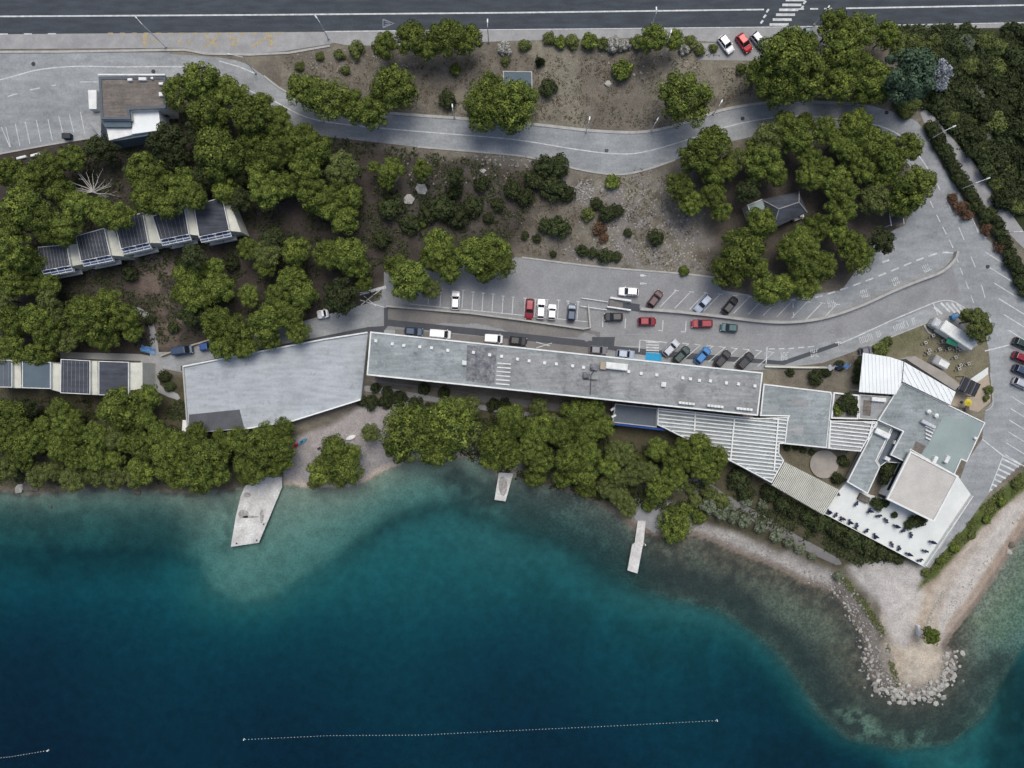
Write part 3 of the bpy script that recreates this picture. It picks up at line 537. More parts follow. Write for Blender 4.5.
strip(ml, [(767,347),(766,364)], .2, .052); strip(ml, [(769,349),(790,348.5),(818,346)], .22, .054, dash=(1.1, .8)); strip(ml, [(793,302),(793,308)], .22, .052); strip(ml, [(793.5,312),(793.5,318)], .22, .052)
strip(ml, [(838,341),(840,352)], .2, .052, dash=(.9, 1.2)); strip(ml, [(835,343),(841,342)], .2, .053)
strip(ml, [(1.5,127),(10,147)], .17, .046)
for x_, y_, z_ in [(6,127,147),(15.5,124,146),(25.5,122,144),(36.5,120,142),(48,119,140.5),(59,116.5,136),(69.5,114.5,133),(80.5,112,134)]: strip(ml, [(x_, y_), (x_ + 4.6, z_)], .17, .046)
strip(ml, [(8,96.5),(30,90),(56,85)], .2, .046, dash=(2, 2.2)); strip(ml, [(80,82),(98,82)], .16, .046)
strip(ml, [(360,300),(384,307),(392,307)], .18, .056); strip(ml, [(360,294),(386,287)], .6, .056); strip(ml, [(361,305),(380,290)], .18, .057); strip(ml, [(364,296),(376,306)], .18, .058)
for a in ((640,275.5),(640,283.5)): strip(ml, [a, (a[0] + 4, a[1])], .45, .050); strip(ml, [(a[0] + 4, a[1]), (a[0] + 6.5, a[1] + .3)], .2, .051)
strip(ml, [(882,262.5),(889,260)], .4, .05); strip(ml, [(536,342),(550,346)], .14, .056); strip(ml, [(536,348),(552,343)], .14, .057)
tag(ml.build('road_markings', M['line']), kind='structure')
# worn bay lettering: broken strokes, as little of it as can be read in the photograph
mt = MB()
def letters(cx, cy, ang, rows, cols_, sp=1.7, hgt=3.0, gap=None):
    ca_, sa_ = math.cos(R(-ang)), math.sin(R(-ang)); rr = random.Random(int(cx))
    for r_ in range(rows):
        for c_ in range(cols_):
            if gap and c_ in gap: continue
            u = (c_ - (cols_ - 1) / 2) * sp; v_ = (r_ - (rows - 1) / 2) * (hgt + 1.2)
            a = (cx + u * ca_ - (v_ - hgt / 2) * sa_, cy + u * sa_ + (v_ - hgt / 2) * ca_); b_ = (cx + u * ca_ - (v_ + hgt / 2) * sa_, cy + u * sa_ + (v_ + hgt / 2) * ca_)
            strip(mt, [a, b_], .14, .058)
            if rr.random() < .6: e = a if rr.random() < .5 else b_; strip(mt, [e, (e[0] + sp * ca_, e[1] + sp * sa_)], .13, .059)
for cx, cy, an in ((831,304,12),(864,293.7,18),(895.5,281.5,22),(925.8,268,26),(784,356,2),(813.8,353,4)): letters(cx, cy, an, 2, 4, 1.9, 3.0)
letters(870, 337, 20, 1, 13, 1.8, 6.0, gap=(8, 9)); letters(904, 325, 21, 1, 13, 1.8, 6.0, gap=(7, 9, 10))
tag(mt.build('worn_bay_lettering', M['line']), kind='structure')
tag(drape('blue_bay', [(646,352.4),(662,353.6),(661,361.5),(645,360)], .062, M['bluepaint']) or bpy.data.objects['blue_bay'], kind='structure')
# ---- kerbs and low walls
kb = MB()
strip(kb, [(-120,53),(0,52.2),(60,52),(185,50),(206,54)], .45, 0, h=.15); strip(kb, [(206,54),(250,55),(290,53),(330,46)], .4, 0, h=.15)
strip(kb, smooth([(264,76),(288,93),(320,101)], 3), .35, 0, h=.13); strip(kb, smooth([(390,113.5),(466,119),(534,124.5),(594,131),(645,132),(688,122),(721,110.5),(754,104.6),(787,101.6),(858,104)], 4), .55, 0, h=.15)
strip(kb, smooth([(417.5,147),(515,155.4),(543,161),(586,171),(619,174.7),(647,169.6),(675,160)], 4), .35, 0, h=.13)
strip(kb, smooth([(522,257.5),(600,267),(680,273.5),(714,277.5)], 4), .35, 0, h=.15)
strip(kb, smooth([(990,373),(992.6,401),(990,408),(985,411)], 3), .25, 0, h=.13); strip(kb, [(929,322),(896,335),(862,349)], .25, 0, h=.13); strip(kb, smooth([(924,325),(928,332),(934,336)],2), .35, 0, h=.14)
strip(kb, [(0,154),(43,146),(91,138)], .3, 0, h=.13); strip(kb, [(971,496),(950,532),(926,568)], .25, 0, h=.13)
tag(kb.build('kerb', M['kerb']), kind='structure')
rw = MB(); strip(rw, smooth([(955.7,252),(952,261),(939,272.6),(916,281.5),(891,291.7),(860.5,305.6),(827.5,317),(797,322),(764,322),(713,316),(675,312),(639.5,309.4)], 5), .55, 0, h=.9)
tag(rw.build('retaining_wall', M['kerb']), 'long curving concrete retaining wall between upper parking bays and lower lane', 'wall')
rw = MB(); strip(rw, [(387,306.5),(470,313.5),(520,320),(583,329),(590,328),(588,305)], .35, 0, h=.8)
tag(rw.build('retaining_wall', M['kerb']), 'straight concrete retaining wall south of the perpendicular parking bays', 'wall')
rw = MB(); strip(rw, [(764,366.5),(800,367.5),(826,367.5)], .35, 0, h=.7); tag(rw.build('garden_wall', M['cream']), 'low cream garden wall east of the parked black cars', 'wall')
rw = MB(); strip(rw, [(162,356),(181,349),(214,339)], .3, 0, h=.7); tag(rw.build('garden_wall', M['tan']), 'low tan wall behind the two blue vehicles by the grove', 'wall')
# ================================================================ buildings
def polyW(pts, z): return [Wp(a, b, z) for a, b in pts]
def centre(pts): return (sum(p[0] for p in pts) / len(pts), sum(p[1] for p in pts) / len(pts))
def base_z(pts): 
    zs_ = [P(a, b)[2] for a, b in pts]; return min(zs_), max(zs_)
def flat_building(name, label, cat, pts, h, wall, roof, trim=None, tw=.3, th=.18, group=None, band=None, bz=None, eave=0.0):
    lo, hi = base_z(pts); lo = lo if bz is None else bz; zt = max(lo, hi) + h if bz is None else bz + h
    w_ = polyW(pts, zt); c = centre(w_)
    e = empty(name, (c[0], c[1], lo), 0, label, cat, group); loc = lambda L_: [(x - c[0], y - c[1]) for x, y in L_]
    p = loc(w_); MB().prism(inset(p, eave) if eave else p, -.6, zt - lo - .25).build('wall', wall, e)
    rp = inset(p, tw) if trim else p
    MB().prism(rp, zt - lo - .247, zt - lo).build('roof', roof, e)
    if trim: MB().ring(p, tw * .98, zt - lo - .25, zt - lo + th).build('roof_edge', trim, e)
    if band:
        n = len(p); pw = inset(p, eave) if eave else p; ccw = sum(p[i][0] * p[(i + 1) % n][1] - p[(i + 1) % n][0] * p[i][1] for i in range(n)) > 0
        for i in range(n):
            a, b_ = Vector(pw[i]), Vector(pw[(i + 1) % n]); L_ = (b_ - a).length
            if L_ < 5: continue
            ang = math.atan2(b_.y - a.y, b_.x - a.x)
            for lv in band: q = (a + b_) / 2; MB().box((q.x, q.y, lv), (L_ - 2.4, .07, 1.2), ang).build('window_band', M['glass'], e)
    e['zt'] = zt; return e, c, zt
def on_roof(e, px, py, dz=0.0):
    x, y = Wp(px, py, e['zt']); return (x - e.location.x, y - e.location.y, e['zt'] - e.location.z + dz)
def rline(mb, e, pts, wd, h, dz=0.0):
    w_ = [on_roof(e, a, b) for a, b in pts]
    for a, b in zip(w_, w_[1:]):
        L_ = math.hypot(b[0] - a[0], b[1] - a[1]); mb.box(((a[0] + b[0]) / 2, (a[1] + b[1]) / 2, a[2] + dz + h / 2), (L_, wd, h), math.atan2(b[1] - a[1], b[0] - a[0]))
HA = math.atan2(-(372.4 - 331.5), 392.5)
# ---- long hotel wing
hotel, hc, hz = flat_building('hotel_wing', 'very long narrow grey flat roofed hotel wing between lower lane and shore pines', 'building',
    [(370.3,331.5),(762.8,372.4),(757.7,415.8),(366.7,375.2)], 8.0, M['wall'], M['roof'], M['white'], .30, .16, band=(2.0, 5.2))
for a in [(376,341),(392.5,344),(404,345.5),(420,347),(431.7,348),(448,350.5),(473.5,352.5),(489.7,355),(501.5,356.5),(517.5,359.2),(529,361),(544.5,363),(556.2,364),(572.5,366),(583.5,367.5),(628.5,371.5),(641,373.5),(656.5,375),(682.5,378),(690,379),(699,380.5),(710,381),(726,383),(738,384),(754.5,386)]:
    q = on_roof(hotel, *a); v_ = MB(); v_.box((q[0], q[1], q[2] + .18), (.62, .62, .36), HA, bev=.06); v_.build('roof_vent', M['white'], hotel)
for a, s_ in (((464.5,363), .95), ((663,384.5), 1.0)):
    q = on_roof(hotel, *a); MB().box((q[0], q[1], q[2] + .35), (s_, s_, .7), HA, bev=.1).build('roof_hatch', M['white'], hotel)
pa = MB(); w_ = [on_roof(hotel, *a) for a in [(467,345),(497,348),(494,384.5),(466,381)]]; pa.prism([(x, y) for x, y, _ in w_], w_[0][2] + .003, w_[0][2] + .03); pa.build('roof_patch', M['roof_patch'], hotel)
pa = MB(); w_ = [on_roof(hotel, *a) for a in [(497.5,349),(762,376.5),(758,412.5),(495,384.3)]]; pa.prism([(x, y) for x, y, _ in w_], w_[0][2] + .002, w_[0][2] + .02); pa.build('roof_felt_east', M['roof_warm'], hotel)
for k in range(6):
    mb = MB(); rline(mb, hotel, [(497.5 - k * .35, 363.2 + k * 4.1), (511 - k * .3, 364.2 + k * 4.1)], .22, .12, .03); mb.build('roof_batten', M['white'], hotel)
for a, s_ in (((594,367),(1.5,1.4)),((586,375),(1.3,1.2))):
    q = on_roof(hotel, *a); MB().box((q[0], q[1], q[2] + .4), (*s_, .8), HA, bev=.1).build('rooftop_box', M['roof_patch'], hotel)
q = on_roof(hotel, 616, 366.5); MB().box((q[0], q[1], q[2] + .6), (4.4, 1.35, 1.2), HA, bev=.12).build('plant_unit', M['white'], hotel)
q = on_roof(hotel, 603, 366); MB().box((q[0], q[1], q[2] + .4), (1.4, 1.5, .8), HA, bev=.1).build('plant_unit', M['tan'], hotel)
mb = MB(); rline(mb, hotel, [(590,395),(591,375),(594,371)], .18, .12, .02); rline(mb, hotel, [(583,379),(597,380)], .16, .12, .16); mb.build('roof_pipe', M['dark_metal'], hotel)
for a in ((686,403.3),(714.5,406.2),(743.5,409)):
    q = on_roof(hotel, *a); mb = MB()
    for k in range(5): mb.box((q[0] + (k - 2) * .66 * math.cos(HA), q[1] + (k - 2) * .66 * math.sin(HA), q[2] + .45), (.6, .5, .5), HA, bev=.05)
    mb.box((q[0], q[1], q[2] + .1), (3.0, .2, .2), HA); mb.build('solar_tank_row', M['white'], hotel)
# ---- middle link roof
link, lc, lz = flat_building('restaurant_link', 'grey flat roofed middle building joining the hotel wing to the striped roof terraces', 'building',
    [(763.2,383.6),(831,391.8),(832,396),(829.5,420),(826.7,448.2),(779,443.4),(788,416.5),(759.8,416)], 4.0, M['wall'], M['roof'], M['white'], .28, .15, band=(1.8,))
for a, s_ in (((800,403),(3.4,1.6)),((796,430),(3,2)),((771,410),(1,.6))):
    q = on_roof(link, *a); MB().box((q[0], q[1], q[2] + .012), (*s_, .02), HA).build('roof_stain', M['roof_warm'], link)
pc, _, _ = flat_building('planter_court', 'square white walled planter court full of shrubs beside middle building', 'planter',
    [(832.5,392),(858.2,394.8),(857.2,419.3),(829.8,418.5)], 4.2, M['wall'], M['asphalt_old'], M['white'], .32, .5)
# ---- striped roof terrace (slab with raised white beams)
def beam_roof(name, label, pts, h, n, d0, d1, cross, slab, group=None, ang=None):
    e, c, zt = flat_building(name, label, 'roof terrace', pts, h, M['wall'], slab, M['white'], .22, .3, group)
    poly = [(x - c[0], y - c[1]) for x, y in polyW(pts, zt)]; poly = inset(poly, .25)
    a = on_roof(e, *d0); b = on_roof(e, *d1); u = Vector(ang and (math.cos(ang), math.sin(ang)) or (math.cos(HA), math.sin(HA)))
    z = zt - e.location.z
    for k in range(n):
        t = (k + .5) / n; o = Vector((a[0] + (b[0] - a[0]) * t, a[1] + (b[1] - a[1]) * t)); hits = []
        for i in range(len(poly)):
            p, q = Vector(poly[i]), Vector(poly[(i + 1) % len(poly)]); d = q - p; den = u.x * (-d.y) + u.y * d.x
            if abs(den) < 1e-9: continue
            r_ = p - o; tt = (r_.x * (-d.y) + r_.y * d.x) / den; ss_ = (u.x * r_.y - u.y * r_.x) / den
            if 0 <= ss_ <= 1: hits.append(tt)
        hits.sort()
        for h0, h1 in zip(hits[::2], hits[1::2]):
            if h1 - h0 < .4: continue
            m = o + u * ((h0 + h1) / 2); MB().box((m.x, m.y, z + .13), (h1 - h0, .26, .26), math.atan2(u.y, u.x)).build('beam', M['white'], e)
    for L_ in cross:
        mb = MB(); rline(mb, e, L_, .28, .12, .262); mb.build('cross_beam', M['white'], e)
    return e
st1 = beam_roof('striped_roof', 'large grey roof striped with white beams south of the hotel wing east end',
    [(657.5,407.8),(757.4,418.2),(788,417),(785,443.5),(779,443.8),(778.7,453),(783.7,460.6),(771.3,483),(740,466),(665,428.5),(657,425)], 4.2, 21, (722,408), (725,486),
    [[(695,413),(694,431)],[(734,418),(730,461)],[(777.5,420),(773.5,470)]], M['roof'])
st2 = beam_roof('striped_roof', 'smaller striped roof with white beams between planter court and grey restaurant wing',
    [(829.3,420.5),(877,421.5),(860,451.5),(827,448.5)], 4.2, 9, (848,419), (846,451), [[(829.8,420),(828.5,448)],[(872,421),(867,440)]], M['roof_warm'])
lowr, _, _ = flat_building('sunken_terrace', 'plain grey lower roof with blue fascia west of the striped roof', 'building', [(615,403.6),(657,408),(656.6,427.5),(612.3,422.5)], 3.6, M['wall'], M['roof_dark2'], M['kerb'], .2, .12)
e = lowr; mb = MB(); a = on_roof(e, 612.3, 423.5); b_ = on_roof(e, 665, 429.8); mb.cyl((a[0], a[1], a[2] - .35), (b_[0], b_[1], b_[2] - .35), .33, n=4); mb.build('fascia', M['blueedge'], e)
for a in ((612.5,409),(613.5,416)):
    q = on_roof(e, *a); MB().box((q[0], q[1], q[2] + .25), (1.0, .5, .5), R(30), bev=.08).build('roof_vent', M['white'], e)
# ---- slatted pergola
e = empty('pergola', (0, 0, 0), 0, 'long open slatted timber pergola between round patio and hedge', 'pergola'); pg = [(784.3,461.9),(840,490.5),(824,515),(771.6,484.7)]
zt = 6.0; g = polyW(pg, zt); c = centre(g); e.location = (c[0], c[1], Z(*c)); z = zt - e.location.z
A_, B_, C_, D_ = [Vector((x - c[0], y - c[1])) for x, y in g]
for i in range(35):
    t = (i + .5) / 35; a = A_.lerp(B_, t); b_ = D_.lerp(C_, t); m = (a + b_) / 2; MB().box((m.x, m.y, z), ((b_ - a).length, .21, .22), math.atan2(b_.y - a.y, b_.x - a.x)).build('slat', M['cream'], e)
for (a, b_) in ((A_, B_), (D_, C_), ((A_ + D_) / 2, (B_ + C_) / 2)):
    m = (a + b_) / 2; MB().box((m.x, m.y, z - .26), ((b_ - a).length, .2, .28), math.atan2(b_.y - a.y, b_.x - a.x)).build('rail', M['wood'], e)
    for t in (.03, .35, .65, .97): q = a.lerp(b_, t); MB().box((q.x, q.y, (z - .4) / 2), (.2, .2, z - .4)).build('post', M['wood'], e)
# ---- round patio and round table court
q = Wp(825.5, 464.5, 2.9); bz_ = Z(*q); mb = MB(); mb.cyl((q[0], q[1], bz_ - .3), (q[0], q[1], bz_ + .35), 3.0, n=40); o = mb.build('round_patio', M['gravel_roof2']); tag(o, 'round beige paved patio platform between slatted pergola and striped roof', 'patio')
# ---- raised white terrace
tp = [(846.5,482),(871,495),(886,498.7),(933.6,522),(958,476),(971,494.5),(923,565.8),(821,512),(825,510),(838,492)]
lo = 2.0; w_ = polyW(tp, 3.2); c = centre(w_); te = empty('sea_terrace', (c[0], c[1], 1.0), 0, 'broad white paved dining terrace ending in a point above the beach track', 'terrace')
p = [(x - c[0], y - c[1]) for x, y in w_]; MB().prism(p, -.5, 2.0).build('retaining_wall', M['cream'], te); MB().prism(inset(p, .02), 2.003, 2.2).build('paving', M['terrace'], te); TZ = 3.2
for (a, b_) in (((821,512),(923,565.8)), ((923,565.8),(971,494.5))):
    A1 = Wp(*a, TZ); B1 = Wp(*b_, TZ); A1 = (A1[0] - c[0], A1[1] - c[1]); B1 = (B1[0] - c[0], B1[1] - c[1]); L_ = math.hypot(B1[0] - A1[0], B1[1] - A1[1]); an = math.atan2(B1[1] - A1[1], B1[0] - A1[0])
    mb = MB(); mb.box(((A1[0] + B1[0]) / 2, (A1[1] + B1[1]) / 2, 2.2 + .45), (L_ - .4, .16, .9), an); mb.build('parapet', M['white'], te)
# ---- restaurant complex, turned
ca_ = math.atan2(-(422.5 - 382), 84)
gr, _, _ = flat_building('restaurant_hall', 'large tilted grey and pale green flat roofed restaurant hall near the east road', 'building',
    [(901.5,382),(985,422.5),(966.5,462),(961,459.5),(954,475),(910.5,450),(905,462),(890,455),(902.5,431.5),(877.5,420.5)], 3.9, M['wall'], M['roof'], M['white'], .22, .15, band=(1.7,), eave=.6)
pa = MB(); w_ = [on_roof(gr, *a) for a in [(944,414.5),(962,421),(966,416),(983,423.5),(965,460),(960,458),(953.5,472.5),(922,455),(930,441)]]; pa.prism([(x, y) for x, y, _ in w_], w_[0][2] + .003, w_[0][2] + .03); pa.build('pale_roof_coating', M['roof_green'], gr)
pa = MB(); w_ = [on_roof(gr, *a) for a in [(916,441),(926,446),(921,454.5),(912,450)]]; pa.prism([(x, y) for x, y, _ in w_], w_[0][2] + .003, w_[0][2] + .028); pa.build('roof_patch', M['brown_roof'], gr)
for a in ((927.3,411.5),(934.7,415.5)):
    q = on_roof(gr, *a); mb = MB(); mb.cyl((q[0], q[1], q[2]), (q[0], q[1], q[2] + .7), .36, n=14); mb.cyl((q[0], q[1], q[2] + .7), (q[0], q[1], q[2] + .95), .45, .05, n=14); mb.build('roof_cowl', M['white'], gr)
q = on_roof(gr, 926.5, 424); MB().box((q[0], q[1], q[2] + .45), (3.2, .75, .9), ca_, bev=.1).build('extract_duct', M['steel'], gr)
for k in range(4):
    q = on_roof(gr, 929 - k * .6, 428 + k * 3.5); MB().box((q[0], q[1], q[2] + .2), (2.0 - k * .3, .26, .35), ca_).build('duct_branch', M['white'], gr)
q = on_roof(gr, 974, 438); MB().box((q[0], q[1], q[2] + .3), (.6, .5, .6), ca_, bev=.08).build('roof_vent', M['white'], gr)
for a in ((945,459),(933,459.5)):
    q = on_roof(gr, *a); MB().box((q[0], q[1], q[2] + .45), (.8, 1.6, .9), ca_, bev=.1).build('air_handler', M['white'], gr)
wg, _, _ = flat_building('restaurant_wing', 'narrow tilted blue grey roofed wing beside the white dining terrace', 'building',
    [(877.5,421.2),(892,427.5),(889,434),(876,461),(880,467),(867.5,494),(846.7,482)], 3.0, M['wall'], M['roof'], M['white'], .24, .12, band=(1.4,), eave=.9)
q = on_roof(wg, 880.5, 433.3); MB().box((q[0], q[1], q[2] + .5), (3.3, 1.2, 1.0), ca_, bev=.12).build('air_handler', M['white'], wg)
w3, _, _ = flat_building('service_block', 'small dark grey roof wedged between restaurant hall and its wing', 'building',
    [(892.6,428),(902,431.8),(909.5,450.5),(903,463),(898,463),(886,462),(880,466.5),(876.8,461),(889.5,434.5)], 2.6, M['wall'], M['roof_dark2'], M['white'], .14, .1, eave=.5)
for a in ((895,443),(886,458.5)):
    q = on_roof(w3, *a); MB().box((q[0], q[1], q[2] + .35), (1.1, .8, .7), ca_, bev=.08).build('roof_vent', M['white'], w3)
sq, _, _ = flat_building('square_pavilion', 'tall square pavilion with pale pebble roof and thick white roof edge', 'building',
    [(910,450.5),(958.3,476),(933.6,522.3),(886,499)], 5.0, M['white'], M['gravel_roof'], M['white'], .36, .2, band=(2.9,), eave=.8)
# ---- corrugated white canopies
def corrugated(name, label, pts, h, a_dir, mat, step=.75):
    lo, hi = base_z(pts); zt = hi + h; w_ = polyW(pts, zt); c = centre(w_); e = empty(name, (c[0], c[1], lo), 0, label, 'canopy'); p = [(x - c[0], y - c[1]) for x, y in w_]; z = zt - lo
    MB().prism(p, z - .12, z).build('roof_sheet', mat, e)
    u = Vector((math.cos(a_dir), math.sin(a_dir))); nn = Vector((-u.y, u.x)); pr = [Vector(q).dot(nn) for q in p]; t = min(pr) + step / 2; pin = inset(p, .06); mb = MB()
    while t < max(pr):
        hits = []
        for i in range(len(pin)):
            a, b_ = Vector(pin[i]), Vector(pin[(i + 1) % len(pin)]); da, db = a.dot(nn) - t, b_.dot(nn) - t
            if (da > 0) != (db > 0): hits.append(a.lerp(b_, da / (da - db)).dot(u))
        hits.sort()
        for h0, h1 in zip(hits[::2], hits[1::2]): m = u * ((h0 + h1) / 2) + nn * t; mb.box((m.x, m.y, z + .05), (h1 - h0, .12, .10), a_dir)
        t += step
    mb.build('roof_rib', mat, e)
    for q in inset(p, .4): MB().cyl((q[0], q[1], 0), (q[0], q[1], z - .12), .08, n=8).build('post', M['steel'], e)
    return e
corrugated('white_canopy', 'wide white ribbed canopy roof beside the grove shrubs and the parking lane', [(863,352.7),(890,357),(903.4,361.4),(901.5,381.5),(896,394.6),(859,392)], 4.8, R(92), M['white_metal'])
corrugated('white_canopy', 'narrow slanted white ribbed canopy along the restaurant hall north edge', [(904.2,361.8),(955.7,392),(950.6,404.8),(902.5,381.5)], 4.6, R(-62) , M['white_metal'], .9)
flat_building('storage_room', 'small tan flat roof behind the narrow slanted white canopy', 'building', [(906,359),(915,356),(944,372),(960,385),(955,390.5)], 3.0, M['wall'], M['gravel_roof2'])
sv, _, _ = flat_building('service_court', 'small grey service court roof between white canopy and striped roof', 'building', [(859.5,394.5),(895,397),(878.5,420),(858.7,419)], 3.4, M['wall'], M['roof_warm'], M['white'], .15, .1)
q = on_roof(sv, 877.5, 399.5); MB().box((q[0], q[1], q[2] + .35), (3.0, .9, .7), R(-5), bev=.1).build('air_handler', M['white'], sv)
q = on_roof(sv, 867, 408); MB().box((q[0], q[1], q[2] + .012), (1.7, 3.2, .02), R(-5)).build('roof_stain', M['brown_roof'], sv)
# ---- terraced blocks
def terrace_unit(label, roof_px, cream_px, h, mat, ribs, group, facade=True, dang=0.0, name='terraced_house'):
    lo, hi = base_z(roof_px); zt = lo + h; w_ = polyW(roof_px, zt); c = centre(w_); e = empty(name, (c[0], c[1], lo), 0, label, 'house', group); e['zt'] = zt
    p = [(x - c[0], y - c[1]) for x, y in w_]; z = h; MB().prism(p, -.6, z - .2).build('wall', M['cream'], e)
    MB().prism(inset(p, .14), z - .197, z).build('roof', mat, e); MB().ring(p, .13, z - .2, z + .12).build('roof_edge', M['white'], e)
    a, b_, c2, d2 = [Vector(q) for q in p]      # NW, NE, SE, SW
    if ribs:
        mb = MB()
        for k in range(ribs): t = (k + .7) / (ribs + .4); u0 = a.lerp(b_, t); u1 = d2.lerp(c2, t); m = (u0 + u1) / 2; mb.box((m.x, m.y, z + .03), ((u1 - u0).length * .93, .045, .05), math.atan2(u1.y - u0.y, u1.x - u0.x))
        mb.build('roof_batten', M['roof_warm'], e)
    # sloping cream side wing on the east side
    q = [((Wp(*t, zt - 1.0)[0] - c[0]), (Wp(*t, zt - 1.0)[1] - c[1])) for t in cream_px]; f = lambda x, y: z - .35 - 1.1 * max(0, min(1, ((Vector((x, y)) - b_).dot((b_ - a).normalized())) / 2.2))
    MB().prism(q, -.6, f).build('side_wing', M['cream'], e)
    if facade:
        ux = (c2 - d2); L_ = ux.length; an = math.atan2(ux.y, ux.x); nn = Vector((ux.y, -ux.x)).normalized()
        for lv in (.28, .72):
            for k in range(2):
                m = d2.lerp(c2, .27 + .46 * k) + nn * .5; fr_ = MB().box((m.x, m.y, z * lv), (L_ * .42, .9, .22), an).build('balcony', M['white'], e)
                m2 = d2.lerp(c2, .27 + .46 * k) + nn * .97; MB().box((m2.x, m2.y, z * lv + .5), (L_ * .42, .06, .8), an).build('balustrade', M['white'], fr_)
                m3 = d2.lerp(c2, .27 + .46 * k) + nn * .04; MB().box((m3.x, m3.y, z * lv + 1.1), (L_ * .34, .06, 1.7), an).build('window', M['pane'], fr_)
        m = (d2 + c2) / 2 + nn * .45; lean = MB()
        lean.box((m.x, m.y, z - .32), (L_ * .98, .1, .1), an); e2 = (d2 + c2) / 2 + nn * .9
        lean.box((e2.x, e2.y, z - .55), (L_ * .98, .12, .12), an)
        for k in range(5): s0 = d2.lerp(c2, k / 4 * .97 + .015); s1 = s0 + nn * .9; lean.cyl((s0.x, s0.y, z - .15), (s1.x, s1.y, z - .55), .06, n=4)
        fr_ = lean.build('glazed_lean_to', M['white'], e)
        for k in range(4):
            s0 = d2.lerp(c2, (k + .5) / 4); s1 = s0 + nn * .45; MB().box((s1.x, s1.y, z - .37), (L_ / 4 - .35, .62, .04), an).build('pane', M['pane'], fr_)
    return e
GU = 'row of terraced houses in the pine grove'; GL = 'lower row of terraced houses by the shore pines'
terrace_unit('terraced house with ribbed dark roof at the west end of the upper row', [(38,247),(67,244.5),(71,266),(41.5,271.5)], [(67.5,246),(76.5,244),(83,263.5),(71.5,267)], 5.6, M['roof_slate'], 9, GU)
terrace_unit('terraced house with ribbed dark roof second from the west end of the upper row', [(75.5,236),(104.5,228),(111,255.5),(81,261.5)], [(105,232),(114,230),(123.5,256),(111.5,256)], 5.6, M['roof_slate'], 9, GU)
terrace_unit('middle terraced house of the upper row with ribbed dark roof', [(114,220.5),(143,212.5),(149,243),(121,249.5)], [(143.5,214),(152,214),(161.5,243),(149.5,243.5)], 5.6, M['roof_slate'], 8, GU)
terrace_unit('terraced house with white roof battens second from the east end of the upper row', [(152.5,216),(184,205),(189.5,234.5),(160,240.5)], [(184.5,206.5),(191.5,205),(200,236),(190,235)], 5.6, M['roof_slate'], 7, GU)
terrace_unit('terraced house with plain dark roof at the east end of the upper row', [(193.5,205.5),(222.5,197),(230,231),(199,237.5)], [(223,199),(229.5,201),(241,232),(230.5,231.5)], 5.6, M['roof_dark2'] if False else M['roof_slate'], 0, GU)
terrace_unit('terraced house cut by the left photo edge with striped grey roof in the lower row', [(-16,359.5),(12.5,360),(12.5,387.5),(-16,387)], [(13,361),(21,357),(21.5,388),(13,388)], 6.5, M['roof_dark2'], 5, GL, False)
terrace_unit('terraced house with plain blue grey roof in the lower row', [(22.5,361),(51,362),(51,388.8),(22.5,388)], [(51.5,363),(60.5,364),(60,392),(51.5,389)], 6.5, M['roof_blue'], 0, GL, False)
terrace_unit('terraced house with white ribbed dark roof in the lower row', [(61,359),(90.5,360.5),(90.5,394.5),(60.5,393)], [(91,361),(98,361),(98,395),(91,394.5)], 6.5, M['roof_slate'], 7, GL, False)
terrace_unit('terraced house with plain near black roof at the east end of the lower row', [(98.8,361),(129,362),(129,396),(98.8,395)], [(129.5,363),(141.5,362.5),(141.5,390),(129.5,390)], 6.5, M['roof_slate'], 0, GL, False)
# ---- big concrete deck
dp = [(183.5,366.5),(255,352.5),(324,339.5),(368,332.5),(360.8,399.5),(294,420.5),(244.3,429),(188.5,433.5)]
w_ = polyW(dp, 4.2); c = centre(w_); de = empty('concrete_deck', (c[0], c[1], 2), 0, 'vast empty pale concrete deck west of the hotel wing', 'deck'); p = [(x - c[0], y - c[1]) for x, y in w_]
MB().prism(p, -1.5, 2.0).build('retaining_wall', M['wall'], de); MB().prism(inset(p, .05), 2.003, 2.2).build('surface', M['deck'], de)
w2_ = [(x - c[0], y - c[1]) for x, y in polyW([(189,414.5),(239.6,409.5),(244.3,428),(189,432.5)], 4.2)]; MB().prism(w2_, 2.203, 2.23).build('dark_membrane', M['deck_dark'], de)
for seg, wd, hh, mm_ in (([(183.5,366.5),(255,352.5),(324,339.5),(368,332.5)], .3, .5, 'white'), ([(361,399.5),(294,420.5),(244.3,429)], .28, .6, 'white_metal'), ([(183.5,366.5),(188.5,433.5)], .3, .4, 'kerb')):
    for a, b_ in zip(seg, seg[1:]):
        A1 = Wp(*a, 4.2); B1 = Wp(*b_, 4.2); L_ = math.hypot(B1[0] - A1[0], B1[1] - A1[1]); MB().box(((A1[0] + B1[0]) / 2 - c[0], (A1[1] + B1[1]) / 2 - c[1], 2.2 + hh / 2 - .1), (L_ - .05, wd, hh), math.atan2(B1[1] - A1[1], B1[0] - A1[0])).build('parapet', M[mm_], de)
q = Wp(184.8, 426, 4.4); o = empty('utility_cabinet', (q[0], q[1], 2.0), 0, 'white utility cabinet at the deck south west corner', 'cabinet'); MB().box((0, 0, 1.2), (1.2, 2.4, 2.4), R(-4), bev=.1).build('case', M['white'], o); MB().box((.62, 0, 1.2), (.05, 1.6, 1.9), R(-4)).build('door', M['steel'], o)
mb = MB()      # dark fence posts and hedge line by deck east edge
for a, b_ in (((360.5,352),(359,399)), ((364.5,352),(363,398))): strip(mb, [a, b_], .12, 0, h=1.3)
o = mb.build('metal_fence', M['dark_metal']); tag(o, 'dark metal fence between concrete deck and hotel wing west end', 'fence')
